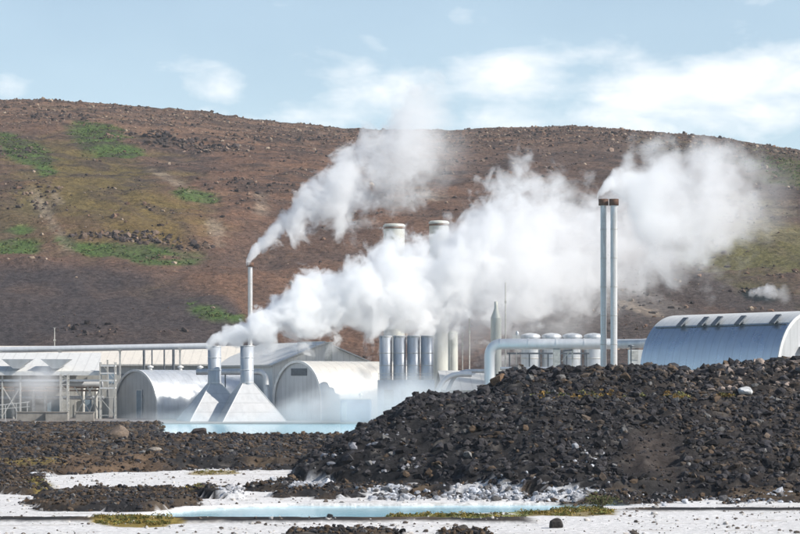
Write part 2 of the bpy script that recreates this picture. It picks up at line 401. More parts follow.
def hill_albedo():
    A = L3(.172, .096, .062); B = L3(.120, .078, .060); Cc = L3(.22, .130, .08)
    t = sstep(-.35, .35, n1+.5*n2)[..., None]
    col = A*t+B*(1-t)
    k = sstep(.1, .6, n3+.5*n2)[..., None]*.45; col = col*(1-k)+Cc*k
    def lay(mask, c, a=1.0):
        nonlocal col
        mk = (np.clip(mask, 0, 1)*a)[..., None]; col = col*(1-mk)+np.asarray(c)*mk
    # upper rim dry tan
    rim = sstep(38, 8, hpy-interp(400+HX/YR*FPX, RIDGE))
    lay(rim, (.20, .13, .09), .55)
    # dark scree at the foot, left and right
    scr = sstep(-8, 14, hpy-interp(hpx, [(-300, 250), (0, 262), (90, 262), (180, 276), (235, 300), (262, 340), (300, 400), (420, 395), (520, 330), (600, 270), (660, 262), (720, 270), (800, 292), (1100, 320)])+10*n2)
    lay(scr, (.050, .045, .048), .88)
    lay(scr*sstep(0, .5, n1+n2), (.085, .066, .060), .6)
    lay(ell(650, 300, 55, 9, rot=25), (.26, .23, .20), .5)
    lay(ell(560, 300, 60, 25), (.10, .07, .06), .4)
    lay(sstep(430, 640, hpx+40*n1)*sstep(110, 150, hpy), (.095, .072, .060), .55)
    lay(sstep(.12, .5, n1-.6*n2)*sstep(60, 0, hpy-262), (.19, .115, .075), .5)
    lay(sstep(.2, .55, n2+.4*n1+.3*n3), (.075, .052, .043), .55)
    # ochre/olive slopes
    lay(ell(95, 190, 105, 58, .6, 1.0, 18), (.140, .105, .038), .9)
    lay(ell(160, 225, 60, 28, .6), (.165, .115, .04), .8)
    lay(ell(10, 215, 60, 30, .6), (.12, .10, .045), .6)
    lay(ell(765, 250, 85, 36, .6, 1.2, 12), (.13, .12, .045), .85)
    lay(ell(745, 215, 60, 22, .6, 1.4, 0), (.20, .17, .11), .5)
    lay(ell(790, 170, 60, 22, .6, 1.2, 20), (.08, .085, .035), .8)
    lay(ell(690, 150, 60, 10, .6, 1.5, 8), (.12, .11, .06), .5)
    # greens
    for a in ((98, 138, 34, 15, 12), (130, 152, 14, 7, 0), (22, 150, 34, 13, 25), (45, 170, 12, 7, 30), (193, 195, 25, 7, 10), (140, 252, 54, 8, 3), (165, 262, 40, 5, 0), (15, 248, 22, 8, 0), (70, 243, 20, 5, 20),
              (210, 312, 22, 8, 15), (20, 230, 15, 4, 0), (235, 318, 9, 3, 0)):
        lay(ell(a[0], a[1], a[2], a[3], .3, .9, a[4]), (.075, .125, .032), .92)
    # pale rock streaks
    for a in ((48, 215, 34, 6, 60), (55, 195, 12, 4, 60), (260, 205, 9, 14, 10), (170, 180, 30, 4, 30), (215, 230, 8, 16, -20), (430, 195, 20, 6, 10), (640, 310, 30, 4, 20)):
        lay(ell(a[0], a[1], a[2], a[3], .6, 1.5, a[4]), (.34, .27, .20), .6)
    lay(ell(758, 297, 17, 5, .3, .8, 12), (.012, .018, .02), .95)
    lay(ell(760, 320, 60, 10, .5, .8, 5), (.20, .115, .075), .5)
    ledge = sstep(.45, .7, rr)*sstep(.25, .5, (HY-Y0)/(YR-Y0)); lay(ledge, (.055, .040, .035), .75)
    gul = sstep(.55, .85, fbm(HX/16+.6*n1+HY/60, HY/90, 4, 303, .55, True))*sstep(.9, .3, (HY-Y0)/(YR-Y0)); lay(gul, (.085, .060, .050), .5)
    return np.clip(col, .008, .6)
hcol = hill_albedo()
h = np_mesh('hill', np.stack([HX, HY, hz], -1).reshape(-1, 3), grid_faces(len(hy), len(hx)), M['hill'], hcol.reshape(-1, 3), True); tag(h, kind='structure')

# ------------------------------------------------------------------ rocks
def ico(sub):
    bm = bmesh.new(); bmesh.ops.create_icosphere(bm, subdivisions=sub, radius=1)
    v = np.array([q.co[:] for q in bm.verts]); f = np.array([[q.index for q in fc.verts] for fc in bm.faces]); bm.free()
    return v, f
ICO1, ICO2, ICO3 = ico(1), ico(2), ico(3)
def rock_cloud(name, P, S, col, base=ICO1, mat=None, flat=.7, jit=.35):
    v0, f0 = base; n = len(P)
    jitter = 1+jit*rng.uniform(-1, 1, (n, len(v0), 1))
    V = v0[None]*jitter
    sc = S[:, None]*np.stack([rng.uniform(.7, 1.3, n), rng.uniform(.7, 1.3, n), rng.uniform(.55, 1.0, n)*flat/.7], 1)
    V = V*sc[:, None, :]
    a = rng.uniform(0, 2*PI, n); t = rng.uniform(-.6, .6, n)
    ct, st = np.cos(t)[:, None], np.sin(t)[:, None]
    y = V[..., 1]*ct-V[..., 2]*st; z = V[..., 1]*st+V[..., 2]*ct; x = V[..., 0]
    ca, sa = np.cos(a)[:, None], np.sin(a)[:, None]
    V = np.stack([x*ca-y*sa, x*sa+y*ca, z], -1)+P[:, None, :]
    F = f0[None]+(np.arange(n)*len(v0))[:, None, None]
    cc = np.repeat(col[:, None, :], len(v0), 1)*rng.uniform(.85, 1.15, (n, len(v0), 1))
    return np_mesh(name, V.reshape(-1, 3), F.reshape(-1, 3), mat or M['rock'], cc.reshape(-1, 3))
def powsize(n, lo, hi, k=2.2):
    u = rng.random(n); return (lo**(1-k)+u*(hi**(1-k)-lo**(1-k)))**(1/(1-k))
def rock_cols(n, brown=.4, light=.12, mound=False):
    c = np.tile(L3(.033, .031, .033), (n, 1))*rng.uniform(.5, 1.9, (n, 1))
    u = rng.random(n)
    b = u < brown; c[b] = L3(.082, .058, .040)*rng.uniform(.6, 1.35, (b.sum(), 1))
    l = u > 1-light; c[l] = L3(.15, .145, .14)*rng.uniform(.5, 1.3, (l.sum(), 1))
    return c
# rubble on the mound
n = 115000
X = rng.uniform(-12, 46, n); Y = rng.uniform(111, 156, n)
_, _, _, mk = near_ground(X, Y)
ok = (mk > .5) & (rng.random(n) < .95); X, Y = X[ok], Y[ok]; n = len(X)
bare = (np.abs(X/Y*FPX+400-655) < 28) & (np.abs(Y-119.5) < 4.5)
S = powsize(n, .035, .32, 2.3); S[bare] *= .4
crest = (Y > 143) & (Y < 152); S[crest] *= 1.35
upper = (Y > 139) & (X > 2)
cc = rock_cols(n, .08, .05)
bb = (rng.random(n) < .35*np.clip((X-6)/25, 0, 1)); cc[bb] = L3(.085, .066, .052)*rng.uniform(.5, 1.5, (bb.sum(), 1))
lf = (X < 1) & (Y < 128); cc[lf & (rng.random(n) < .10)] = L3(.24, .24, .26)
rt = (X > 18)&(Y > 140); q = rt & (rng.random(n) < .22); cc[q] = L3(.26, .21, .18)*rng.uniform(.6, 1.2, (q.sum(), 1))
o = rock_cloud('mound_rubble', np.stack([X, Y, zat(X, Y)+S*.25], 1), S, cc)
tag(o, 'loose dark broken lava rubble covering the big mound', 'rubble', kind='stuff')
n = 60000
X = rng.uniform(-54, 54, n); Y = 84*(246/84)**rng.random(n)
_, col_, lv, mk = near_ground(X, Y)
ok = (lv > .5) & (mk < .5); X, Y, col_ = X[ok], Y[ok], col_[ok]; n = len(X)
S = powsize(n, .045, .24, 2.1)*np.clip(Y/130, .8, 1.5)
cc = rock_cols(n, .50, .05)
wh = col_.mean(1) > .3; cc[wh] = L3(.52, .52, .54)*rng.uniform(.5, 1.2, (wh.sum(), 1))
o = rock_cloud('lava_clinker', np.stack([X, Y, zat(X, Y)+S*.2], 1), S, cc)
tag(o, 'rough dark brown lava clinker strewn over the flat field', 'lava rock', kind='stuff')
n = 42000
X = rng.uniform(-40, 32, n); Y = 84*(152/84)**rng.random(n)
_, col_, lv, mk = near_ground(X, Y)
ok = (lv > .35) & (mk < .6); X, Y, col_ = X[ok], Y[ok], col_[ok]; n = len(X)
S = powsize(n, .035, .16, 2.0); cc = rock_cols(n, .45, .07); wh = col_.mean(1) > .3; cc[wh] = L3(.48, .48, .50)*rng.uniform(.5, 1.2, (wh.sum(), 1))
o = rock_cloud('fine_clinker', np.stack([X, Y, zat(X, Y)+S*.3], 1), S, cc)
tag(o, 'small dark clinker covering the low lava islands around the pond', 'lava rock', kind='stuff')
# silica-crusted rocks heaped at the foot of the mound
PX, PY = [], []
for cx, rx, D_, k in ((392, 26, 114.5, 330), (487, 40, 114.5, 420), (560, 40, 112.5, 160), (300, 30, 119, 60), (640, 60, 110.5, 60), (770, 50, 111, 90), (585, 22, 118, 40)):
    px_ = rng.normal(cx, rx*.5, k); d_ = rng.normal(D_, 1.5, k); PX.append(sx(px_, d_)); PY.append(d_)
X = np.concatenate(PX); Y = np.concatenate(PY); n = len(X); S = powsize(n, .05, .26, 2.2)
o = rock_cloud('crusted_rocks', np.stack([X, Y, zat(X, Y)+S*.35], 1), S, np.where(rng.random((n, 1)) < .7, L3(.38, .39, .42), L3(.10, .095, .095))*rng.uniform(.5, 1.45, (n, 1)), jit=.4)
tag(o, 'white silica-crusted rocks heaped at the foot of the dark mound', 'rocks', kind='stuff')
# pebbles on silica
n = 11000
X = rng.uniform(-42, 42, n); Y = 84*(150/84)**rng.random(n)
z_, col_, lv, mk = near_ground(X, Y); dens = fbm(X/3, Y/2, 3, 900)
ok = (lv < .3) & (z_ > -.05) & (dens > .0); X, Y = X[ok], Y[ok]; n = len(X)
S = powsize(n, .025, .14, 2.4)
o = rock_cloud('silica_pebbles', np.stack([X, Y, zat(X, Y)+S*.2], 1), S, np.where(rng.random((n, 1)) < .5, L3(.5, .47, .44), L3(.12, .10, .085)))
tag(o, 'scattered small pebbles on the white silica flat', 'pebbles', kind='stuff')
# hill stones
n = 70000
X = rng.uniform(-230, 230, n); Y = rng.uniform(440, 880, n)
z, a1, a2, a3, r_ = hill(X, Y)
fpx = 400+X/Y*FPX; fpy = HZ-(z-EYE)/Y*FPX
rimd = fpy-interp(400+X/YR*FPX, RIDGE)
prob = .03+.9*sstep(.5, .8, r_)*sstep(-.2, .3, a1+a2)+.75*sstep(28, 8, rimd)+.6*sstep(.3, .65, a2+.5*a3)
prob *= np.where((fpy > 262) & (fpx < 260), .25, 1)
ok = rng.random(n) < prob; X, Y, z = X[ok], Y[ok], z[ok]; n = len(X)
S = powsize(n, .15, .9, 2.6)
u = rng.random((n, 1)); cc = np.where(u < .45, L3(.085, .062, .052), np.where(u < .8, L3(.16, .10, .07), L3(.30, .23, .17)))*rng.uniform(.6, 1.3, (n, 1))
o = rock_cloud('hillside_stones', np.stack([X, Y, z+S*.1], 1), S, cc)
tag(o, 'weathered stones and rock outcrops dotted over the brown hill', 'stones', kind='stuff')
# outcrops: broken ledges of dark rock
OX, OY, OS = [], [], []
flat = hpy.ravel()
inview = np.where((hpx.ravel() > -60) & (hpx.ravel() < 860) & (HY.ravel() < 870))[0]
for (cx, cy, wx, wy, k, sz0) in ((150, 135, 16, 2, 60, .9), (178, 143, 20, 2.5, 80, .9), (215, 150, 22, 2.5, 80, .8), (60, 118, 18, 3, 40, .8), (20, 150, 16, 5, 40, .7), (120, 236, 26, 3, 90, .7), (155, 240, 20, 2.5, 60, .7), (190, 246, 14, 3, 40, .6),
      (35, 195, 20, 8, 60, .6), (300, 140, 40, 3, 70, .7), (240, 190, 20, 8, 50, .6), (345, 150, 30, 5, 50, .6), (90, 330, 20, 4, 30, .6), (560, 135, 50, 4, 110, .7), (500, 150, 40, 6, 60, .6), (680, 150, 40, 4, 80, .7), (770, 160, 30, 5, 70, .7),
      (650, 300, 30, 8, 40, .6), (740, 205, 30, 10, 70, .6), (755, 292, 14, 2, 40, .7), (700, 250, 30, 12, 50, .6), (455, 165, 25, 6, 50, .6)):
    d2 = ((hpx.ravel()[inview]-cx)/wx)**2+((flat[inview]-cy)/wy)**2
    cand = inview[d2 < 3.0]
    if len(cand) == 0: continue
    pick = rng.choice(cand, k); OX.append(HX.ravel()[pick]+rng.normal(0, .6, k)); OY.append(HY.ravel()[pick]+rng.normal(0, .6, k)); OS.append(sz0*powsize(k, .4, 1.5, 2.0))
X = np.concatenate(OX); Y = np.concatenate(OY); S = np.concatenate(OS); n = len(X); z = hill(X, Y)[0]
o = rock_cloud('rock_outcrops', np.stack([X, Y, z+S*.15], 1), S, np.where(rng.random((n, 1)) < .7, L3(.060, .046, .042), L3(.17, .12, .09))*rng.uniform(.6, 1.4, (n, 1)), jit=.42)
tag(o, 'broken ledges of darker rock standing out of the brown hill', 'rock outcrops', kind='stuff')
# scrub on the hill (leaf clumps in the green patches)
def leaf_cloud(name, P, S, col, per=14, sz_=.35):
    n = len(P); tot = n*per
    d = rng.normal(size=(tot, 3)); d /= np.linalg.norm(d, axis=1)[:, None]; d[:, 2] = np.abs(d[:, 2])
    c = np.repeat(P, per, 0)+d*np.repeat(S, per)[:, None]*rng.uniform(.3, 1, (tot, 1))*L3(1, 1, .7)
    a = rng.normal(size=(tot, 3)); a /= np.linalg.norm(a, axis=1)[:, None]
    b = np.cross(a, rng.normal(size=(tot, 3))); b /= np.linalg.norm(b, axis=1)[:, None]
    r = (np.repeat(S, per)*sz_*rng.uniform(.6, 1.3, tot))[:, None]
    V = np.stack([c-a*r, c+b*r*.6, c+a*r, c-b*r*.6], 1)
    cc = np.repeat(np.repeat(col, per, 0)*rng.uniform(.6, 1.5, (tot, 1)), 4, 0)
    return np_mesh(name, V.reshape(-1, 3), np.arange(tot*4).reshape(-1, 4), M['leaf'], cc)
n = 60000
X = rng.uniform(-160, 200, n); Y = rng.uniform(450, 850, n); z, a1, a2, a3, r_ = hill(X, Y)
fpx = 400+X/Y*FPX; fpy = HZ-(z-EYE)/Y*FPX
gm_ = np.zeros(n)
for a in ((98, 138, 34, 15, 12), (130, 152, 14, 7, 0), (22, 150, 34, 13, 25), (45, 170, 12, 7, 30), (193, 195, 25, 7, 10), (140, 252, 54, 8, 3), (165, 262, 40, 5, 0), (15, 248, 22, 8, 0), (210, 312, 22, 8, 15), (790, 172, 40, 14, 15)):
    gm_ = np.maximum(gm_, ell(a[0], a[1], a[2], a[3], .3, .9, a[4], fpx, fpy, a2, a3))
ok = rng.random(n) < gm_*.9; X, Y, z = X[ok], Y[ok], z[ok]; n = len(X)
o = leaf_cloud('hillside_scrub', np.stack([X, Y, z], 1), rng.uniform(.25, .7, n), np.where(rng.random((n, 1)) < .5, L3(.085, .130, .035), L3(.11, .125, .04)), 9, .5)
tag(o, 'low bright green scrub in patches across the hill', 'scrub', kind='stuff')

X, Y, S = LATE; n = len(X)
o = rock_cloud('shore_stones', np.stack([X, Y, np.full(n, .05)+S*.3], 1), S, rock_cols(n, .5, .08))
tag(o, 'dark stones strewn over the flat lagoon shore before the steel canopy', 'stones', kind='stuff')
# moss and grass near
def moss_pts(n, cx, cy, rx, ry):
    a = rng.uniform(0, 2*PI, n); r = np.sqrt(rng.random(n))
    py = cy+np.sin(a)*r*ry; px = cx+np.cos(a)*r*rx; D = EYE*FPX/(py-HZ); return (px-400)/FPX*D, D
PX, PY = [], []
for (cx, cy, rx, ry, k) in ((133, 521.5, 40, 5, 520), (455, 517, 70, 3, 480), (565, 512, 50, 4.5, 520), (40, 488, 12, 6, 90), (195, 492, 28, 4, 110), (215, 473, 22, 2.5, 90)):
    a, b = moss_pts(k, cx, cy, rx, ry); PX.append(a); PY.append(b)
PX = np.concatenate(PX); PY = np.concatenate(PY); ok = fbm(PX/1.1, PY/1.6, 3, 950) > -.12; PX, PY = PX[ok], PY[ok]; n = len(PX)
cm = np.where(rng.random((n, 1)) < .6, L3(.25, .19, .05), L3(.13, .14, .045))*rng.uniform(.7, 1.25, (n, 1))
o = leaf_cloud('moss', np.stack([PX, PY, zat(PX, PY)+.02], 1), rng.uniform(.04, .24, n), cm*rng.uniform(.6, 1.2, (n, 1)), 22, .22)
tag(o, 'yellow green moss and dry grass along the pool edge', 'moss', kind='stuff')
n = 190; MX = np.concatenate([rng.normal(12.2, 1.3, 90), rng.normal(8.6, .3, 15), rng.normal(17.5, .4, 40), rng.normal(20.6, .35, 45)]); MY = rng.normal(137.6, .8, n)
o = leaf_cloud('dry_grass', np.stack([MX, MY, zat(MX, MY)+.12], 1), rng.uniform(.15, .34, n), np.where(rng.random((n, 1)) < .6, L3(.24, .15, .045), L3(.13, .13, .045)), 16, .28)
tag(o, 'orange and yellow dry grass on the mound terrace', 'grass', kind='stuff')
# the shrub by the pond
D = 104.5; X0 = sx(601, D); z0 = float(zat(np.array([X0]), np.array([D]))[0])
t = thing('shrub', 'small grey-green shrub at the right end of the yellow moss beside the pond', 'shrub', (X0, D, z0))
st = MB()
for k in range(14):
    a = k*2.4; r = .25+.35*random.random(); st.bar((0, 0, -.05), (r*math.cos(a), r*math.sin(a), .45+.2*random.random()), .02)
st.build('stem', M['brown'], t)
pp = rng.normal(size=(110, 3))*L3(.34, .25, .14)+L3(0, 0, .34); pp[:, 2] = np.abs(pp[:, 2])
lc = leaf_cloud('foliage', pp, np.full(110, .14), np.tile(L3(.115, .12, .055), (110, 1)), 18, .3); lc.parent = t

# boulders that stand out
BV, BF = ICO3
def boulder(px, py, D, size, label, col=(.05, .048, .047), zz=None, asp=(1, 1, .8), seed=0, sink=.3, group=None):
    r2 = np.random.default_rng(seed+500)
    v = BV.copy()
    for k in range(9):                       # planar cuts give broken faces
        nrm = r2.normal(size=3); nrm /= np.linalg.norm(nrm); d = r2.uniform(.55, .85)
        e = np.maximum(v@nrm-d, 0); v = v-e[:, None]*nrm
    v = v*(1+.05*fbm(v[:, 0]*3+seed, v[:, 1]*3+v[:, 2]*2, 3, seed)[:, None])
    v = v*np.array(asp)*size
    X0 = sx(px, D); z0 = float(zat(np.array([X0]), np.array([float(D)]))[0]) if zz is None else zz
    cc = np.tile(np.array(col), (len(v), 1))*(1+.5*fbm(v[:, 0]*4/size, v[:, 2]*4/size, 3, seed+5))[:, None]
    o = np_mesh('boulder', v, BF, M['rock'], np.clip(cc, .01, .8)); o.location = (X0, D, z0+size*asp[2]*(1-sink)*.6)
    o.rotation_euler = (0, 0, r2.uniform(0, 6))
    return tag(o, label, 'boulder', group)
boulder(117, 436, 218, 1.15, 'large angular brown boulder standing alone at the left edge of the misty lagoon', (.17, .13, .10), asp=(1.15, 1, .85), seed=1)
boulder(745, 382, 140, .55, 'pale white-grey boulder lying high on the right of the rubble mound', (.50, .50, .50), asp=(1.4, 1, .65), seed=2)
boulder(556, 529, 90.2, .34, 'black pointed rock sitting on the white flat at the bottom right', (.045, .04, .038), asp=(.9, .9, .95), seed=3)
boulder(330, 516, 99, .17, 'small square black rock standing in the pale blue pond', (.04, .04, .04), asp=(1.1, .9, 1), seed=4, zz=-.15)
boulder(350, 519, 96.8, .13, 'low black stone at the near edge of the pond', (.05, .05, .05), asp=(1.6, 1, .7), seed=5)
boulder(200, 428, 236, .9, 'dark peaked boulder on the far rim of the lava field, below the vent hoods', (.07, .055, .05), seed=6)
boulder(463, 396.5, 133, .40, 'round dark boulder on the left shoulder of the mound crest', (.05, .05, .05), seed=7)
boulder(479, 394, 134, .36, 'dark boulder right of the round one on the mound shoulder', (.06, .05, .05), seed=8)
boulder(499, 378, 145, .62, 'rust-brown boulder at the left tip of the upper rubble ridge', (.17, .11, .07), seed=9)
boulder(780, 362, 147, .50, 'black boulder on the crest before the pale end wall of the big arched building', (.04, .04, .04), seed=10)
boulder(563, 376, 146, .55, 'dark boulder on the crest under the pipe support', (.045, .045, .05), seed=11)
boulder(673, 368, 147, .50, 'dark boulder on the crest before the blue wall of the big arched building', (.05, .05, .055), seed=12)
boulder(683, 370, 146, .42, 'lower right dark boulder of the pair before the big blue arched building', (.05, .05, .055), seed=13)
boulder(760, 370, 145.5, .45, 'tan-grey boulder among pinkish rubble on the right crest', (.26, .21, .18), seed=14)
boulder(155, 452, 170, .42, 'pale grey stone in the middle of the brown lava field', (.24, .21, .18), seed=15, asp=(1.6, 1, .7))
boulder(415, 450, 121, .34, 'flat pale slab lying at the foot of the mound left side', (.30, .29, .29), asp=(1.7, .9, .4), seed=16)
boulder(402, 437, 123, .28, 'light grey stone half way up the left slope of the mound', (.26, .26, .27), asp=(1.3, 1, .6), seed=17)
boulder(293, 531, 88, .26, 'dark brown lava rock at the bottom edge left of centre', (.08, .06, .045), asp=(1.2, 1, .7), seed=18)
boulder(462, 530, 88.6, .28, 'black lava rock at the bottom edge near the centre', (.05, .045, .04), asp=(1.2, 1, .7), seed=19)
boulder(475, 532, 88, .22, 'smaller black rock touching the bottom-centre lava rock', (.05, .045, .04), asp=(1.1, 1, .7), seed=20)

# ------------------------------------------------------------------ arched metal buildings
def arch_profile(W, H, n=40, off=0.0):
    if H > 12:                                # the big building: upright walls turning over into a flatter roof
        z0, h, r = 4.6, H-4.6, W/2; pts = [(-r-off, 0), (-r-off, z0*.5), (-r-off, z0)]
        for i in range(1, n):
            a = PI-PI*i/n; c, s_ = math.cos(a), math.sin(a)
            pts.append(((r+off)*math.copysign(abs(c)**.78, c), z0+(h+off)*s_**.78))
        return pts+[(r+off, z0), (r+off, z0*.5), (r+off, 0)]
    r = W/2; pts = [(-r-off, 0), (-r-off, (H-r)*.5), (-r-off, H-r)]
    for i in range(1, n):
        a = PI-PI*i/n; pts.append(((r+off)*math.cos(a), H-r+(r+off)*math.sin(a)))
    return pts+[(r+off, H-r), (r+off, (H-r)*.5), (r+off, 0)]
def arch_shell(mb, W, H, y0, y1, off0, off1, n=40, smooth=True):
    o = arch_profile(W, H, n, off1); i = arch_profile(W, H, n, off0); k = len(o)
    vs = [(x, y0, z) for x, z in o]+[(x, y1, z) for x, z in o]+[(x, y0, z) for x, z in i]+[(x, y1, z) for x, z in i]
    mb.add(vs, [(j, k+j, k+j+1, j+1) for j in range(k-1)], smooth)
    mb.add(vs, [(2*k+j, 2*k+j+1, 3*k+j+1, 3*k+j) for j in range(k-1)], smooth)
    mb.add(vs, [(j, j+1, 2*k+j+1, 2*k+j) for j in range(k-1)])
    mb.add(vs, [(k+j, 3*k+j, 3*k+j+1, k+j+1) for j in range(k-1)])
def barn(label, loc, rz, W, H, L, shellmat, rib=1.2, extras=None):
    t = thing('arched_building', label, 'building', loc, rz)
    m = MB(); arch_shell(m, W, H, 0, L, -.12, 0)
    y = rib
    while y < L-.3 and H < 12:
        arch_shell(m, W, H, y-.03, y+.03, 0.002, .015); y += rib
    m.build('shell', shellmat, t)
    for y0 in (.35, L-.35):
        p = arch_profile(W, H, 40, -.125); mm = MB(); k = len(p)
        vs = [(x, y0-.08, z) for x, z in p]+[(x, y0+.08, z) for x, z in p]
        mm.add(vs, [tuple(range(k)), tuple(range(2*k-1, k-1, -1))]); mm.build('end_wall', M['endwall'], t)
    m = MB(); arch_shell(m, W, H, -.05, .12, -.30, .08); m.build('rim', M['rim'], t)
    if extras: extras(t)
    return t
def ex_left(t):
    d = MB().box((1.0, .2, 1.9+.4), (1.5, .1, 4.6)).build('door', M['doorblue'], t)
    MB().box((1.0, .13, 4.66), (1.8, .1, .12)).box((.19, .13, 2.3), (.1, .1, 4.6)).box((1.81, .13, 2.3), (.1, .1, 4.6)).build('frame', M['rim'], d)
    for y in (3, 9, 13):
        MB().lathe([(.3, 0), (.3, .5), (.55, .55), (.55, .7), (.0, .95)], (0, y, 7.85), 14).build('roof_vent', M['white'], t)
def ex_mid(t):
    m = MB()
    for k in range(4): m.box((.2, .2, 7.15+k*.26), (3.9, .14, .12))
    m.box((.2, .24, 7.55), (4.1, .04, 1.15)); m.build('louvre', M['dsteel'], t)
DL = 362
barn('arched silver metal shed with a blue-grey door on the left of the two vent hoods', (sx(135, DL), DL, 0), R(-50), 13.1, 8.0, 19.5, M['shell'], 1.4, ex_left)
DL = 345
barn('arched cream-white shed with a dark louvre high in its end between hoods and four stacks', (sx(297, DL), DL, 0), R(-50), 12.6, 9.3, 20, metal('cream_arch_cladding', (.66, .63, .58), .42, .35, .1), 1.6, ex_mid)
def ex_big(t):
    W, H = 14.0, 14.2; pr = arch_profile(W, H, 400, .0)
    def on(deg):
        i = 3+int((180-deg)/180*400); a, b = Vector((pr[i][0], 0, pr[i][1])), Vector((pr[i+1][0], 0, pr[i+1][1]))
        tn = (b-a).normalized(); return a, Vector((-tn.z, 0, tn.x)), tn
    c, up, tn = on(128); c = c+up*.04
    ids = [3+int((180-d)/180*400) for d in range(126, 53, -4)]; mm = MB()
    q_ = [(pr[i][0], pr[i][1]+.05) for i in ids]; k = len(q_)
    vs = [(x, .16, z) for x, z in q_]+[(x, 22.9, z) for x, z in q_]
    mm.add(vs, [(i, i+1, k+i+1, k+i) for i in range(k-1)], True)
    vs2 = [(x, y, z-.045) for x, y, z in vs]; mm.add(vs+vs2, [(i, 2*k+i, 2*k+i+1, i+1) for i in range(k-1)]+[(k+i, k+i+1, 3*k+i+1, 3*k+i) for i in range(k-1)]+[(0, k, 3*k, 2*k), (k-1, 3*k-1, 4*k-1, 2*k-1)])
    mm.build('roof_sheet', metal('white_roof_sheet', (.74, .73, .70), .5, .1, .12, seam=1.25, seam_axis=1), t)
    MB().bar(c+Vector((0, .5, 0)), c+Vector((0, 22.3, 0)), .12).build('roof_seam', M['dsteel'], t)
    for yy in (2.4, 8.0, 11.9, 14.2, 17.8):
        c, up, tn = on(124); c = c+Vector((0, yy, 0))
        m = MB(); m.cyl(c-up*.1, c+up*.4, .36, .36, 14)
        m.bar(c+up*.42-tn*.8, c+up*.42+tn*.8, .85, .16); m.build('roof_vent', M['dsteel'], t)
    for yy in (7.7, 6.2):
        m = MB(); c = Vector((-r-.02, yy, 6.85)); m.cyl(c+Vector((.0, 0, 0)), c+Vector((-.45, 0, 0)), .62, .62, 20); m.build('wall_fan', M['blue'], t)
        MB().cyl(c+Vector((-.46, 0, 0)), c+Vector((-.5, 0, 0)), .5, .5, 20).build('grille', M['dark'], t)
    m = MB().box((-2.2, -.15, 10.0), (1.6, 1.0, .12)).box((-2.2, -.55, 9.85), (1.6, .1, .3)).bar((-2.9, .2, 9.3), (-2.9, -.5, 9.95), .07).bar((-1.5, .2, 9.3), (-1.5, -.5, 9.95), .07)
    m.build('awning', M['steel'], t)
barn('big arched metal building with blue ribbed side and five roof vents behind the rubble mound', (48.4, 254.1, 0), R(36.2), 14, 14.2, 23, M['shell_big'], 1.25, ex_big)

# ------------------------------------------------------------------ vent hoods
def hood(px, D, label):
    t = thing('vent_hood', label, 'steam vent', (sx(px, D), D, 0), 0, 'steam vent hoods with square stacks')
    Rb, Rt, Zb, Zt = 7.0, 1.25, 0, 5.75
    cs = [R(a) for a in (-27, 63, 153, 243)]
    m = MB()
    for k in range(4):
        a, b = cs[k], cs[(k+1) % 4]
        vs = [(Rb*math.cos(a), Rb*math.sin(a), Zb), (Rb*math.cos(b), Rb*math.sin(b), Zb), (Rt*math.cos(b), Rt*math.sin(b), Zt), (Rt*math.cos(a), Rt*math.sin(a), Zt)]
        m.add(vs, [(0, 1, 2, 3)])
    m.add([(Rt*math.cos(a), Rt*math.sin(a), Zt) for a in cs], [(0, 1, 2, 3)])
    m.build('hood', M['hood'], t)
    m = MB()
    for a in cs: m.bar((Rb*math.cos(a), Rb*math.sin(a), Zb), (Rt*math.cos(a), Rt*math.sin(a), Zt+.02), .1)
    m.build('edge_trim', M['rim'], t)
    m = MB(); m.lathe([(1.03, Zt-.25), (1.03, 11.55), (.98, 11.55), (.98, 8)], n=32); m.build('stack', M['stack'], t)
    for z in (5.85, 7.8, 9.7, 11.45): MB().lathe([(1.03, z), (1.08, z), (1.08, z+.1), (1.03, z+.1)], n=32).build('band', M['silver'], t)
    return t
DH = 336
h1 = hood(247, DH, 'right-hand pyramid vent hood with a round metal stack, nearest the cream arched shed')
h2 = recopy(h1, (sx(214.5, DH+3), DH+3, 0), 'left-hand pyramid vent hood with a round metal stack, overlapping the silver arched shed')

# ------------------------------------------------------------------ four clad stacks on a block
D = 338; s = D/FPX
t0 = None
names = ['leftmost of the four clad stacks, next to the cream arched shed', 'second from the left of the four clad stacks on the grey block', 'third from the left of the four clad stacks on the grey block', 'rightmost of the four clad stacks, next to the low white building']
for k, px in enumerate((385.7, 399.6, 413.4, 427.2)):
    if k == 0:
        t0 = thing('exhaust_stack', names[0], 'stack', (sx(px, D), D, 6.3), 0, 'four clad exhaust stacks in a row')
        MB().lathe([(.98, .0), (.98, 6.8), (.9, 6.8), (.9, 4)], n=30).build('shaft', M['stack'], t0)
        for z in (.15, 2.2, 4.1, 6.6): MB().lathe([(.98, z), (1.02, z), (1.02, z+.09), (.98, z+.09)], n=30).build('band', M['steel'], t0)
        MB().bar((.85, -.75, .1), (.85, -.75, 6.5), .06).build('conduit', M['rust'], t0)
    else:
        recopy(t0, (sx(px, D), D, 6.3), names[k])
t = thing('condenser_block', 'blue-grey equipment block under the four clad stacks, half hidden by mist', 'equipment', (sx(406, D), D, 0))
MB().box((0, 0, 3.15), (8.7, 4.5, 6.29)).build('casing', metal('block_sheet', (.34, .39, .46), .5, .3, .3, seam=1.1, seam_axis=0), t)
m = MB()
for k in range(-3, 4): m.bar((k*1.4, -2.3, 6.3), (k*1.4, -2.3, 7.3), .06)
m.bar((-4.3, -2.3, 7.3), (4.3, -2.3, 7.3), .06); m.bar((-4.3, -2.3, 6.8), (4.3, -2.3, 6.8), .05)
m.build('railing', M['steel'], t)
for k in (-2.6, 0, 2.6): MB().box((k, -2.28, 3.6), (1.5, .1, 2.4)).build('louvre', M['dsteel'], t)

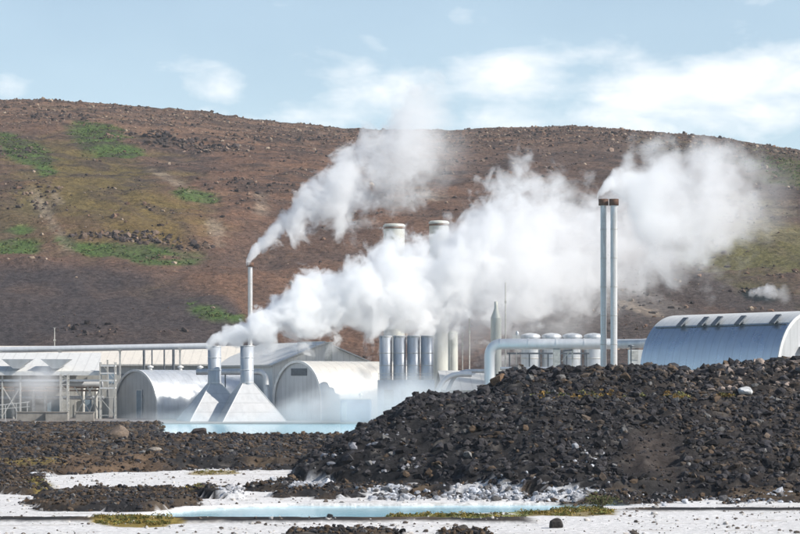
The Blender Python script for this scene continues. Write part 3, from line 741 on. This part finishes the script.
# ------------------------------------------------------------------ halls behind
def gable_hall(label, loc, rz, L, W, He, Hr, roofm, wallm, name='hall', over=.5):
    """ridge along local x; eave height He, ridge height Hr"""
    t = thing(name, label, 'building', loc, rz)
    m = MB()
    m.add([(-L/2, -W/2, 0), (L/2, -W/2, 0), (L/2, W/2, 0), (-L/2, W/2, 0), (-L/2, -W/2, He), (L/2, -W/2, He), (L/2, W/2, He), (-L/2, W/2, He), (-L/2, 0, Hr), (L/2, 0, Hr)],
          [(0, 1, 5, 4), (3, 7, 6, 2), (0, 4, 8, 7, 3), (1, 2, 6, 9, 5)])
    m.build('wall', wallm, t)
    m = MB(); k = (Hr-He)/(W/2); th = .22; e = over
    for s_ in (-1, 1):
        a = [(x, s_*(W/2+e), He-k*e+.02) for x in (-L/2-e, L/2+e)]+[(x, 0, Hr+.02) for x in (L/2+e, -L/2-e)]
        b = [(x, y, z+th) for x, y, z in a]
        fs = [(0, 1, 2, 3), (4, 7, 6, 5), (0, 4, 5, 1), (1, 5, 6, 2), (3, 7, 4, 0)]
        m.add(a+b, fs)
    m.build('roof', roofm, t)
    m = MB().box((0, -W/2-e-.06, He-k*e+.12), (L+2*e, .12, .3)); m.build('gutter', M['steel'], t)
    return t
t = gable_hall('long cream-roofed hall behind the silver arched shed', (sx(112, 398), 399, 0), 0, 58, 22, 9.0, 12.3, M['roof'], M['wall'])
for k in range(9):
    MB().box((-6+k*3.4, -11.03, 6.6), (2.6, .08, 1.7)).build('window_band', M['dsteel'] if k % 2 else M['doorblue'], t)
t = gable_hall('white gabled hall rising behind the cream arched shed', (sx(325, 374)-6, 384.4, 0), R(-60), 24, 20, 8.8, 12.6, M['white'], metal('cream_wall', (.80, .79, .75), .6, 0, .12, seam=1.2, seam_axis=1))
t = thing('roof_vent_box', 'square grey vent shaft standing over the roof of the gabled hall', 'vent', (sx(328.7, 362), 362, 0))
MB().box((0, 0, 6.2), (1.15, 1.15, 12.4)).build('shaft', M['steel'], t); MB().box((0, 0, 12.5), (1.4, 1.4, .18)).build('lid', M['white'], t)
t = thing('roof_railing', 'thin white railing left of the square vent shaft over the gabled hall', 'railing', (sx(312, 366), 366, 0))
m = MB(); m.bar((-2.4, 0, 12.6), (2.2, 0, 12.75), .14); m.bar((-2.4, 0, 12.0), (2.2, 0, 12.1), .08)
m.build('rail', M['white'], t)
for k in range(4): MB().bar((-2.3+k*1.45, 0, 0), (-2.3+k*1.45, 0, 12.7), .08).build('post', M['white'], t)
# big steam pipeline over the left hall
D = 376
t = thing('steam_pipeline', 'long straight steel pipeline running high across the left above the hall roofs', 'pipeline', (sx(84, D), D, 0))
pz = lambda px: sz(351.2-(px+60)/268*5.2, D)
MB().sweep([(sx(px, D)-sx(84, D), 0, pz(px)) for px in (-90, 0, 100, 208)], .52, 22).build('pipe', M['silver'], t)
for px in (-60, 0, 60, 120, 180):
    x = sx(px, D)-sx(84, D); MB().bar((x, 0, 0), (x, 0, pz(px)-.5), .28).box((x, 0, pz(px)-.55), (.5, 1.3, .15)).build('support', M['steel'], t)
# vent pipes in front of hall
labs = ['leftmost thin grey vent pipe rising above the silver arched shed', 'second thin grey vent pipe from the left above the silver arched shed', 'third thin grey vent pipe from the left above the silver arched shed', 'rightmost thin grey vent pipe of four above the silver arched shed']
for k, (px, r) in enumerate(((144, .22), (152, .12), (164.3, .14), (173.5, .24))):
    t = thing('vent_pipe', labs[k], 'vent pipe', (sx(px, 384), 384, 0), 0, 'thin vent pipes above the silver shed')
    MB().cyl((0, 0, 0), (0, 0, sz(349, 384)), r, r, 12).build('pipe', M['dsteel'], t)
    MB().lathe([(r, 0), (r*1.6, .1), (r*1.6, .3), (0, .5)], (0, 0, sz(349, 384)-.1), 12).build('cowl', M['steel'], t)
for px, yt, D, nm in ((54.5, 328, 396, 'thin white mast standing above the left hall roof'), (505.5, 283, 352, 'tall thin pole right of the cone-topped column'), (469.5, 318, 366, 'thin pole between the two columns behind the low white building'), (462.5, 333, 368, 'short instrument mast beside the left column')):
    H = sz(yt, D)
    t = thing('mast', nm, 'mast', (sx(px, D), D, 0))
    MB().cyl((0, 0, 0), (0, 0, H), .13, .07, 8).build('pole', M['steel'], t)
    MB().box((0, 0, H+.02), (.5, .05, .05)).build('crossbar', M['steel'], t); MB().box((0, 0, H*.86), (.35, .35, .3)).build('junction_box', M['steel'], t)

# ------------------------------------------------------------------ steel canopy on the left
D = 358; X0 = sx(40, D)
t = thing('steel_canopy', 'white-roofed open steel pipe canopy with cross bracing at the far left', 'canopy', (X0, D, 0))
q = lambda px, DD=D: sx(px, DD)-X0
x0, x1 = q(-45), q(101)
zE, zR = sz(373, D), sz(354.5, D+9)
m = MB(); a = [(x0, -1, zE), (x1, -1, zE), (x1-1.2, 9, zR), (x0, 9, zR)]; b = [(x, y, z+.3) for x, y, z in a]
m.add(a+b, [(0, 3, 2, 1), (4, 5, 6, 7), (0, 1, 5, 4), (1, 2, 6, 5), (2, 3, 7, 6), (3, 0, 4, 7)])
m.build('roof', M['white'], t)
MB().box(((x0+x1)/2, -1.1, zE-.15), (x1-x0, .16, .5)).build('fascia', M['rim'], t)
for px in (-40, 3, 21, 61, 68, 101):
    for yy in (-.6, 8):
        MB().bar((q(px), yy, 0), (q(px), yy, zE-.2+(yy > 0)*2.4), .26).build('post', M['steel'], t)
for (a, b) in ((-40, 3), (3, 21), (75, 93), (88, 101)):
    MB().bar((q(a), -.6, .4), (q(b), -.6, 5.2), .16).bar((q(a), -.45, 5.2), (q(b), -.45, .4), .16).build('brace', M['steel'], t)
for z, mat, r in ((6.25, 'silver', .0), (5.1, 'brown', .2), (4.6, 'brown', .15)):
    MB().bar((x0, -.3, z), (x1, -.3, z), .3 if r else .35).build('beam', M[mat], t)
MB().sweep([(x0, 2.4, 5.6), (x1, 2.4, 5.6)], .45, 16).build('pipe', M['silver'], t)
MB().sweep([(x0, 3.4, 3.4), (x1, 3.4, 3.4)], .3, 14).build('pipe', M['tank'], t)
for px in (12, 32, 44, 82, 95):
    m = MB(); m.sweep(fillet([(q(px), 1.4, 0), (q(px), 1.4, 4.2), (q(px), 2.3, 4.9)], .5), .26, 12); m.build('riser', M['steel'], t)
MB().box(((x0+x1)/2, 9.4, 3.6), (x1-x0, .3, 7.2)).build('back_wall', M['wall'], t)
for px, w_ in ((79, 1.6), (46, 2.4)): MB().box((q(px), 8.9, 1.7), (w_, .3, 3.3)).build('door', M['doorblue'], t)
for px in (18, 57):   # hoppers hung under the high wall
    m = MB(); c = q(px)
    m.add([(c-2.4, -1.6, zR-.9), (c+2.4, -1.6, zR-.9), (c+.5, -1.6, zE+.7), (c-.5, -1.6, zE+.7), (c-2.4, 1.2, zR-.9), (c+2.4, 1.2, zR-.9), (c+.5, -.4, zE+.7), (c-.5, -.4, zE+.7)],
          [(0, 3, 2, 1), (4, 5, 6, 7), (0, 4, 7, 3), (1, 2, 6, 5), (0, 1, 5, 4), (3, 7, 6, 2)])
    m.build('hopper', metal('hopper_sheet', (.50, .52, .53), .5, .3, .2), t)
# lattice ladder tower inside
def lattice(label, px, D, w, H, shelves, name='steel_tower', deep=1.6):
    t = thing(name, label, 'tower', (sx(px, D), D, 0))
    for a in (-1, 1):
        for b in (-1, 1): MB().bar((a*w/2, b*deep/2, 0), (a*w/2, b*deep/2, H), .16).build('post', M['steel'], t)
    z = .6; k = 0
    m = MB()
    while z < H-.6:
        z2 = min(z+shelves, H)
        m.bar((-w/2, -deep/2, z), (w/2, -deep/2, z), .1); m.bar((w/2, -deep/2, z), (w/2, deep/2, z), .1)
        m.bar((-w/2 if k % 2 else w/2, -deep/2, z), (w/2 if k % 2 else -w/2, -deep/2, z2), .09); z = z2; k += 1
    m.build('bracing', M['steel'], t)
    return t
lattice('narrow lattice ladder tower under the white canopy', 64.5, 355, 1.15, 7.2, 1.0)
t = lattice('open stair tower with stacked landings beside the silver arched shed', 108, 356, 2.4, 9.2, 2.9)
for z in (5.0, 6.2, 7.4, 8.6): MB().box((0, 0, z), (2.5, 1.7, .22)).build('landing', M['rim'], t)
# low walls and platforms before the canopy
for (xa, xb, ya, yb, D, lab) in ((17, 46, 418, 429, 340, 'low brown concrete wall at the left under the canopy'), (46, 68, 418, 428, 339, 'low beige concrete wall in the middle under the canopy'), (76, 94, 419, 428, 337, 'short pale concrete block next to the dark gap under the canopy')):
    t = MB().box((0, 0, .65), (sx(xb, D)-sx(xa, D), .8, 1.3)).box((0, 0, 1.36), (sx(xb, D)-sx(xa, D)+.15, 1.0, .12)).build('concrete_wall', M['concrete'], None, ((sx(xa, D)+sx(xb, D))/2, D, 0)); tag(t, lab, 'wall')
t = thing('walkway_railing', 'sloping white handrail at the far left lagoon bank', 'railing', (sx(8, 342), 342, 0))
MB().bar((-4, 0, 2.1), (3.4, 0, 2.9), .12).bar((-4, 0, 1.5), (3.4, 0, 2.2), .08).build('rail', M['white'], t)
for k in range(5): MB().bar((-3.8+k*1.7, 0, 0), (-3.8+k*1.7, 0, 2.15+k*.18), .09).build('post', M['white'], t)
t = thing('jetty', 'thin dark pipe on low blocks lying along the lagoon shore at the left', 'pipeline', (sx(60, 250), 250, -.2))
MB().sweep([(-22, 0, .35), (-8, .6, .4), (6, 0, .35)], .13, 10).build('pipe', M['dsteel'], t)
for k in range(6): MB().box((-20+k*4.6, .2, .12), (.4, .5, .34)).build('block', M['concrete'], t)

# ------------------------------------------------------------------ shaded pipe with elbow behind the hoods
D = 352; X0 = sx(235, D)
t = thing('elbow_pipe', 'blue-grey pipe with a downward bend between the right vent hood and the cream shed', 'pipe', (X0, D-2, 0))
MB().sweep(fillet([(sx(197, D)-X0, 1, 7.6), (sx(266, D)-X0, 0, 7.6), (sx(269, D)-X0, -.5, 0)], 1.3, 9), .48, 18).build('pipe', M['tank'], t)
for px in (226, 250): MB().bar((sx(px, D)-X0, .5, 0), (sx(px, D)-X0, .5, 7.2), .2).build('support', M['dsteel'], t)
D = 326
t = thing('container', 'small blue equipment cabin in the mist before the cream arched shed', 'cabin', (sx(356, D), D, 0), R(-6))
MB().box((0, 0, 1.75), (4.3, 2.4, 3.3)).build('body', M['blue'], t); MB().box((0, 0, 3.48), (4.5, 2.6, .14)).build('roof', M['steel'], t)
MB().lathe([(.0, .8), (.25, .7), (.3, .45), (.16, .35), (.16, 0)], (.7, 0, 3.55), 12).build('lamp', M['white'], t)
MB().box((-1.6, -1.23, 1.6), (.8, .06, 2.7)).build('door', M['doorblue'], t)

# ------------------------------------------------------------------ low white building and duct
D = 350
t = gable_hall('low white-roofed building between the four stacks and the rubble mound', (sx(503, D), D+6, 0), R(4), 19.5, 16, 4.6, 7.6, M['white'], M['white'])
t = thing('curved_duct', 'curved grey-white duct bending down at the left end of the low white building', 'duct', (sx(449, 342), 342, 0))
MB().sweep(fillet([(3.5, .6, 7.2), (-.6, .2, 7.2), (-3.0, -.6, 1.5)], 2.4, 9), .42, 18).build('pipe', M['silver'], t)
MB().sweep(fillet([(6.5, 1.6, 7.7), (1.2, 1.3, 7.7), (-1.2, .6, 2.5)], 2.0, 9), .30, 16).build('pipe', M['tank'], t)
t = thing('low_pipe', 'thin white pipe running low behind the low building toward the tanks', 'pipe', (sx(535, 340), 340, 0))
MB().sweep([(-5.4, 0, sz(368.5, 340)), (5.6, 0, sz(368.5, 340))], .24, 14).build('pipe', M['silver'], t)
for x in (-4.5, 0, 4.5): MB().bar((x, 0, 0), (x, 0, sz(368.5, 340)-.2), .15).build('support', M['steel'], t)

# ------------------------------------------------------------------ big white overhead pipe
D = 330; X0 = sx(556, D)
t = thing('overhead_pipe', 'thick white overhead pipe, bent down at its left end, leading to the big arched building', 'pipe', (X0, D, 0))
zc = sz(344, D)
MB().sweep(fillet([(sx(489.5, D)-X0, 0, 0), (sx(489.5, D)-X0, 0, zc), (sx(616, D)-X0, 0, zc)], 2.0, 10), .8, 28).build('pipe', M['silver'], t)
MB().sweep([(sx(616, D)-X0, 0, zc), (sx(640, D)-X0, -2.5, zc), (sx(672, 310)-X0, -18, zc)], .72, 24).build('extension', M['tank'], t)
for px in (500, 528, 556, 584, 612): MB().cyl((sx(px, D)-X0-.09, 0, zc), (sx(px, D)-X0+.09, 0, zc), .86, .86, 28).build('flange', M['silver'], t)
MB().box((sx(556.5, D)-X0, 0, (zc-.8)/2), (1.0, 1.0, zc-.8)).build('pier', M['steel'], t)
MB().bar((sx(572.5, D)-X0, .2, 0), (sx(572.5, D)-X0, .2, zc-.7), .22).bar((sx(562, D)-X0, .2, zc-2.6), (sx(571.5, D)-X0, .2, zc-.8), .14).bar((sx(566, D)-X0, .2, zc-3.2), (sx(566, D)-X0, .2, 3), .18).build('strut', M['steel'], t)
MB().sweep([(sx(563, D)-X0, -.5, zc-1.0), (sx(572, D)-X0, -.5, zc-.9)], .14, 10).build('valve', M['dsteel'], t)

# ------------------------------------------------------------------ tanks
D = 360
tl = ['leftmost of the four domed silver tanks behind the overhead pipe', 'second of the four domed silver tanks from the left', 'third of the four domed silver tanks from the left', 'rightmost of the four domed silver tanks beside the twin chimneys']
for k, px in enumerate((530.5, 551.5, 572.3, 593.5)):
    if k == 0:
        T0 = thing('tank', tl[0], 'tank', (sx(px, D), D, 0), 0, 'four domed tanks in a row')
        MB().lathe([(1.58, 0), (1.58, 13.2)], n=32).build('shell', M['tank'], T0)
        MB().lathe([(1.66, 13.2), (1.66, 13.45), (1.5, 13.7), (1.0, 13.9), (.3, 14.0), (0, 14.02)], n=32).build('dome', M['tank'], T0)
        for z in (3, 6.5, 9.8): MB().lathe([(1.58, z), (1.63, z), (1.63, z+.12), (1.58, z+.12)], n=32).build('band', M['steel'], T0)
    else: recopy(T0, (sx(px, D), D, 0), tl[k])
D = 354
t = thing('walkway', 'dark steel walkway with railings across the front of the domed tanks', 'walkway', (sx(548, D), D, 0))
z = sz(353.5, D)
MB().box((0, 0, z), (13.2, 1.2, .25)).build('deck', M['dsteel'], t)
m = MB(); m.bar((-6.5, -.55, z+1.1), (6.5, -.55, z+1.1), .06); m.bar((-6.5, -.55, z+.6), (6.5, -.55, z+.6), .05)
for k in range(9): m.bar((-6.4+k*1.6, -.55, z), (-6.4+k*1.6, -.55, z+1.1), .06)
m.build('railing', M['steel'], t)
for x in (-6.2, -3, 0, 3, 6.2): MB().bar((x, 0, 0), (x, 0, z-.1), .2).build('post', M['dsteel'], t)
t = thing('junction_box', 'small white box with a round cap in front of the leftmost domed tank', 'box', (sx(516.5, 352), 352, 0))
MB().box((0, 0, sz(337, 352)), (1.3, 1.0, .55)).build('box', M['white'], t); MB().lathe([(.25, 0), (.3, .5), (0, .8)], (.1, 0, sz(335.6, 352)), 12).build('cap', M['tank'], t)
MB().bar((0, 0, 0), (0, 0, sz(338.6, 352)), .14).build('post', M['steel'], t)
for px, D, yt, r, lab, cone in ((496, 350, 318, .85, 'pale column with a pointed top behind the bend of the overhead pipe', True), (453, 366, 333, .82, 'pale round column right of the four clad stacks', False)):
    t = thing('column', lab, 'column', (sx(px, D), D, 0)); H = sz(yt, D)
    MB().lathe([(r, 0), (r, H)], n=26).build('shell', M['sepc'], t)
    MB().lathe([(r, 0), (r*.35, 1.5), (.28, 1.9), (.28, 2.6), (0, 2.62)] if cone else [(r, 0), (r*.6, .35), (0, .45)], (0, 0, H), 26).build('top', M['sepc'], t)
    MB().bar((-.5, -r-.15, 0), (-.5, -r-.15, H*.95), .07).bar((-.1, -r-.15, 0), (-.1, -r-.15, H*.95), .07).build('ladder', M['steel'], t)
D = 300
t = thing('switch_cabinet', 'white equipment cabinet tucked against the left end of the big arched building', 'cabinet', (sx(637, D), D, 0))
MB().box((0, 0, 5.2), (2.3, 1.6, 10.4)).build('body', M['white'], t)
MB().box((-.4, -.83, 9.6), (.9, .06, 1.2)).build('panel', M['steel'], t)
MB().box((-.9, -.5, 3.9), (.2, .2, 7.8)).build('conduit', M['dsteel'], t)
t = thing('valve_post', 'dark valve post just left of the white cabinet', 'valve', (sx(631, 298), 298, 0))
MB().bar((0, 0, 0), (0, 0, 10.8), .16).build('post', M['dsteel'], t); MB().lathe([(.0, 0), (.42, .1), (.42, .25), (0, .35)], (0, 0, 10.7), 14).build('wheel', M['dsteel'], t)

# ------------------------------------------------------------------ chimneys
def chimney(px, D, ytop, r, cap_r, cap_h, lab, group=None):
    H = sz(ytop, D)
    t = thing('chimney', lab, 'chimney', (sx(px, D), D, 0), 0, group)
    MB().lathe([(r, 0), (r, H-cap_h)], n=24).build('shaft', M['chim'], t)
    MB().lathe([(r, H-cap_h), (cap_r, H-cap_h+.02), (cap_r, H), (cap_r*.85, H), (cap_r*.85, H-cap_h*.6)], n=24).build('cap', M['rust'], t)
    z = 3
    while z < H-cap_h-1: MB().lathe([(r, z), (r+.04, z), (r+.04, z+.1), (r, z+.1)], n=24).build('flange', M['steel'], t); z += 4.2
    m = MB(); m.bar((-.18, -r-.12, 6), (-.18, -r-.12, H-2), .04); m.bar((.18, -r-.12, 6), (.18, -r-.12, H-2), .04)
    for k in range(int((H-8)/.6)): m.bar((-.18, -r-.12, 6+k*.6), (.18, -r-.12, 6+k*.6), .03)
    m.build('ladder', M['steel'], t)
    return t
chimney(603.5, 321, 199, .45, .72, .95, 'left one of the twin tall chimneys with rusty caps', 'twin tall chimneys')
chimney(613.9, 320, 199, .50, .70, .95, 'right one of the twin tall chimneys with rusty caps', 'twin tall chimneys')
chimney(250.2, 404, 262.5, .42, .66, .8, 'lone slim chimney with a dark cap rising left above the vent hoods')
for px, yt, r, lab in ((394.2, 224, 2.0, 'tall wide separator tower with a dark-rimmed lid showing left above the steam'), (439, 221, 1.85, 'tall wide separator tower whose lid only shows right above the steam')):
    D = 416; H = sz(yt, D)
    t = thing('separator_tower', lab, 'tower', (sx(px, D), D, 0))
    MB().lathe([(r, 0), (r, H-.5)], n=34).build('shell', M['sepc'], t)
    MB().lathe([(r+.1, H-.55), (r+.12, H-.25), (r*.9, H), (0, H+.15)], n=34).build('lid', M['sepc'], t)
    MB().lathe([(r, H-.95), (r+.06, H-.95), (r+.06, H-.6), (r, H-.6)], n=34).build('rim', M['brown'], t)

# ------------------------------------------------------------------ STEAM
def fcurve(nt, val, pts):
    """piecewise curve of val through pts [(x, y)...] using a Float Curve node"""
    x0, x1 = pts[0][0], pts[-1][0]; ylo = min(p[1] for p in pts); yhi = max(p[1] for p in pts); yr = max(yhi-ylo, 1e-6)
    v = mrange(nt, val, x0, x1, 0, 1)
    n = N(nt, 'ShaderNodeFloatCurve'); cv = n.mapping.curves[0]
    nn = [((p[0]-x0)/(x1-x0), (p[1]-ylo)/yr) for p in pts]
    cv.points[0].location = nn[0]; cv.points[1].location = nn[-1]
    for q in nn[1:-1]: cv.points.new(*q)
    n.mapping.update(); nt.links.new(v, n.inputs['Value'])
    return math_(nt, 'MULTIPLY_ADD', n.outputs[0], yr, ylo)
def plume(name, label, D0, D1, prof, nscale, amp, gain, step, albedo=(.985, .988, .993), aniso=.0, depth=1.0, vmul=1.0, big=1.0):
    """prof: [(px, py centre, half height px, density)] at survey distance D0..D1"""
    n = len(prof); pts = []
    for k, (px, py, hh, d) in enumerate(prof):
        D = D0+(D1-D0)*(px-prof[0][0])/(prof[-1][0]-prof[0][0])
        pts.append((sx(px, D), D, sz(py, D), hh/FPX*D, d))
    ox, oy, oz = pts[0][0], pts[0][1], pts[0][2]
    P = [(a-ox, b-oy, c-oz, r, d) for a, b, c, r, d in pts]
    m, nt, out = new_mat(name+'_vapour')
    co = N(nt, 'ShaderNodeTexCoord').outputs['Object']
    s = N(nt, 'ShaderNodeSeparateXYZ'); nt.links.new(co, s.inputs[0]); X, Y, Z = s.outputs
    zc = fcurve(nt, X, [(p[0], p[2]) for p in P]); rr_ = fcurve(nt, X, [(p[0], p[3]) for p in P]); dd = fcurve(nt, X, [(p[0], p[4]) for p in P])
    slope = (P[-1][1]-P[0][1])/(P[-1][0]-P[0][0])
    yc = math_(nt, 'MULTIPLY', X, slope)
    u = math_(nt, 'DIVIDE', math_(nt, 'SUBTRACT', Z, zc), rr_)
    v = math_(nt, 'DIVIDE', math_(nt, 'SUBTRACT', Y, yc), math_(nt, 'MULTIPLY', rr_, depth))
    q = math_(nt, 'SQRT', math_(nt, 'ADD', math_(nt, 'MULTIPLY', u, u), math_(nt, 'MULTIPLY', v, v)))
    n1 = noise(nt, co, nscale, 6, .62, .4)
    n2 = noise(nt, co, nscale*.28, 1, .5)
    e = math_(nt, 'MULTIPLY_ADD', math_(nt, 'SUBTRACT', n1, .5), amp, math_(nt, 'SUBTRACT', 1, q))
    e = math_(nt, 'MULTIPLY_ADD', math_(nt, 'SUBTRACT', n2, .5), big, e)
    e = math_(nt, 'MULTIPLY', e, gain, clamp=True)
    e = math_(nt, 'MULTIPLY', e, dd)
    pv = N(nt, 'ShaderNodeVolumePrincipled')
    pv.inputs['Color'].default_value = (*albedo, 1); pv.inputs['Anisotropy'].default_value = aniso
    nt.links.new(math_(nt, 'MULTIPLY', e, vmul), pv.inputs['Density'])
    nt.links.new(pv.outputs[0], out.inputs['Volume'])
    m.cycles.volume_step_rate = step
    # hull
    k = 34; ns = 16; xs_ = np.linspace(P[0][0], P[-1][0], k); vs = []
    hull = 1+.2*amp+.1*big
    for x in xs_:
        z = np.interp(x, [p[0] for p in P], [p[2] for p in P]); r = np.interp(x, [p[0] for p in P], [p[3] for p in P])
        for i in range(ns):
            a = 2*PI*i/ns; vs.append((x, x*slope+r*depth*hull*math.cos(a), z+r*hull*math.sin(a)))
    fs = [(a*ns+i, a*ns+(i+1) % ns, (a+1)*ns+(i+1) % ns, (a+1)*ns+i) for a in range(k-1) for i in range(ns)]
    mb = MB(); mb.add(vs, fs, False); mb.add(vs[:ns], [tuple(range(ns-1, -1, -1))]); mb.add(vs[-ns:], [tuple(range(ns))])
    o = mb.build(name, m, None, (ox, oy, oz))
    tag(o, label, 'steam', kind='stuff')
    return o
plume('steam_plume', 'thick white steam plume blowing right from the two vent hoods', 338, 395,
      [(206, 345, 4, .7), (214, 341, 9, 1.3), (232, 335, 15, 1.2), (255, 327, 23, 1.0), (300, 308, 33, .8), (350, 297, 42, .62), (400, 289, 51, .5), (428, 287, 47, .46), (450, 280, 54, .38), (480, 264, 70, .27), (510, 260, 74, .19), (550, 258, 68, .15), (590, 252, 62, .12), (630, 244, 56, .09), (670, 238, 48, .05), (710, 232, 36, .0)],
      .24, 2.9, 4.8, .13, big=1.2, depth=.85)
plume('steam_plume', 'white steam plume climbing from the lone slim chimney over the hill', 404, 426,
      [(246, 262, 3, .8), (251, 256, 8, 1.1), (268, 240, 14, .75), (300, 216, 25, .55), (340, 192, 36, .34), (380, 164, 47, .20), (410, 144, 54, .14), (435, 140, 50, .06), (460, 146, 36, .015), (485, 150, 30, .0)],
      .20, 3.4, 4.2, .15, big=1.3)
plume('steam_plume', 'pale steam plume drifting right from the twin tall chimneys', 321, 350,
      [(597, 196, 3, .8), (604, 189, 9, 1.2), (616, 184, 17, .6), (640, 200, 50, .24), (670, 210, 64, .15), (710, 212, 66, .12), (745, 203, 54, .07), (775, 193, 40, .025), (800, 188, 28, .0)],
      .19, 3.5, 2.6, .15, big=1.4)
plume('steam_wisp', 'thin bluish steam rising behind the columns and domed tanks', 372, 380,
      [(405, 325, 24, .0), (440, 320, 42, .14), (500, 315, 45, .06), (560, 310, 40, .04), (620, 300, 30, .02), (680, 300, 24, .0)], .2, 2.4, 1.6, .3)
plume('steam_wisp', 'small white steam wisp from the dark fissure on the right hillside', 474, 480,
      [(748, 293, 3, .0), (756, 292, 6, .5), (768, 291, 8, .4), (782, 293, 9, .15), (792, 300, 5, .0)], .4, 3.2, 2.2, .3)
plume('steam_wisp', 'faint steam cloud inside the open steel canopy', 345, 352,
      [(2, 395, 14, .0), (22, 388, 26, .10), (42, 384, 32, .13), (58, 390, 24, .06), (78, 398, 12, .0)], .3, 2.2, 1.8, .3)
plume('ground_mist', 'low white mist drifting over the lagoon in front of the sheds and hoods', 318, 326,
      [(85, 432, 10, .0), (110, 428, 12, .04), (150, 425, 15, .07), (190, 424, 16, .07), (250, 425, 15, .07), (300, 418, 24, .11), (350, 410, 32, .13), (395, 405, 32, .12), (430, 400, 26, .08), (470, 400, 18, .0)], .22, 2.0, 1.5, .25, depth=2.2)

m, nt, out = new_mat('haze_air')
pv = N(nt, 'ShaderNodeVolumePrincipled'); pv.inputs['Color'].default_value = (.82, .91, 1, 1); pv.inputs['Density'].default_value = .00010; pv.inputs['Anisotropy'].default_value = .1
nt.links.new(pv.outputs[0], out.inputs['Volume'])
t = MB().box((0, 1400, 69.5), (5200, 3400, 146)).build('haze', m); tag(t, kind='stuff')

# ------------------------------------------------------------------ camera, light, sky
cam = bpy.data.cameras.new('camera'); co_ = bpy.data.objects.new('camera', cam); C.objects.link(co_)
co_.location = (0, 0, EYE); co_.rotation_euler = (R(90), 0, 0)
cam.sensor_width = 36; cam.lens = 36*FPX/800; cam.shift_y = (HZ-267)/800
cam.clip_start = 1; cam.clip_end = 20000
scene.camera = co_
SUN_EL, SUN_AZ = 37.0, -17.0            # azimuth measured from +X toward -Y when negative
sun = bpy.data.lights.new('sun', 'SUN'); so = bpy.data.objects.new('sun', sun); C.objects.link(so)
sd = Vector((math.cos(R(SUN_EL))*math.cos(R(SUN_AZ)), math.cos(R(SUN_EL))*math.sin(R(SUN_AZ)), math.sin(R(SUN_EL))))
so.rotation_euler = sd.to_track_quat('Z', 'Y').to_euler(); so.location = (100, -50, 200)
sun.energy = 5.0; sun.angle = R(.5); sun.color = (1.0, .95, .87)
world = bpy.data.worlds.new('World'); scene.world = world; world.use_nodes = True
nt = world.node_tree; nt.nodes.clear()
wo = N(nt, 'ShaderNodeOutputWorld'); bg = N(nt, 'ShaderNodeBackground'); bg.inputs['Strength'].default_value = .10
sky = N(nt, 'ShaderNodeTexSky', sky_type='NISHITA'); sky.sun_disc = False
sky.sun_elevation = R(SUN_EL); sky.sun_rotation = R(90-SUN_AZ); sky.altitude = 50; sky.air_density = 1.0; sky.dust_density = .4; sky.ozone_density = 2.0
gc = N(nt, 'ShaderNodeTexCoord').outputs['Generated']
s = N(nt, 'ShaderNodeSeparateXYZ'); nt.links.new(gc, s.inputs[0])
az = math_(nt, 'DIVIDE', s.outputs[0], math_(nt, 'MAXIMUM', s.outputs[1], .05))
el = math_(nt, 'DIVIDE', s.outputs[2], math_(nt, 'MAXIMUM', s.outputs[1], .05))
cn = noise(nt, mapping(nt, gc, (1, 1, 2.2)), 30.0, 8, .56, .2)
cn2 = noise(nt, mapping(nt, gc, (1, 1, 1.7)), 9, 3, .5)
bank = None                                  # cumulus banks low in the sky: (azimuth, elevation, half widths, weight)
for (a0, e0, wa, we, k) in ((.155, .132, .085, .022, 1.0), (.10, .120, .06, .014, .7), (.05, .138, .035, .012, .75), (-.012, .135, .05, .016, .6), (0, .120, .16, .010, .45), (-.082, .132, .018, .012, .65), (-.177, .135, .014, .010, .7), (.19, .148, .04, .010, .7), (-.5, .15, .2, .03, .8), (.5, .14, .2, .03, .8)):
    u = math_(nt, 'DIVIDE', math_(nt, 'SUBTRACT', az, a0), wa); v = math_(nt, 'DIVIDE', math_(nt, 'SUBTRACT', el, e0), we)
    g_ = math_(nt, 'MULTIPLY', math_(nt, 'EXPONENT', math_(nt, 'MULTIPLY', math_(nt, 'ADD', math_(nt, 'MULTIPLY', u, u), math_(nt, 'MULTIPLY', v, v)), -1.0)), k)
    bank = g_ if bank is None else math_(nt, 'MAXIMUM', bank, g_)
cl = math_(nt, 'ADD', bank, math_(nt, 'MULTIPLY', math_(nt, 'SUBTRACT', cn, .5), 1.7))
cl = math_(nt, 'ADD', cl, math_(nt, 'MULTIPLY', math_(nt, 'SUBTRACT', cn2, .5), .8))
cl = mrange(nt, cl, .30, .90, 0, .88)
veil = math_(nt, 'ADD', mrange(nt, el, .05, .19, .52, .33), math_(nt, 'MULTIPLY', math_(nt, 'SUBTRACT', cn2, .5), .25))
near_h = mrange(nt, s.outputs[2], .25, .5, 1, 0)
vc = mixc(nt, math_(nt, 'MULTIPLY', veil, near_h), sky.outputs[0], (6.9, 8.6, 9.6))
skyc = mixc(nt, math_(nt, 'MULTIPLY', cl, near_h), vc, (9.2, 9.5, 9.7))
nt.links.new(skyc, bg.inputs[0]); nt.links.new(bg.outputs[0], wo.inputs[0])

scene.view_settings.view_transform = 'Standard'; scene.view_settings.look = 'None'
scene.view_settings.exposure = 0.28; scene.view_settings.gamma = 1; scene.view_settings.use_curve_mapping = False
cy = scene.cycles
scene.render.engine = 'CYCLES'
cy.max_bounces = 16; cy.volume_bounces = 12; cy.diffuse_bounces = 3; cy.glossy_bounces = 3; cy.transparent_max_bounces = 16
cy.use_denoising = True; cy.denoiser = 'OPENIMAGEDENOISE'
cy.use_adaptive_sampling = True; cy.adaptive_threshold = .03
cy.volume_max_steps = 512
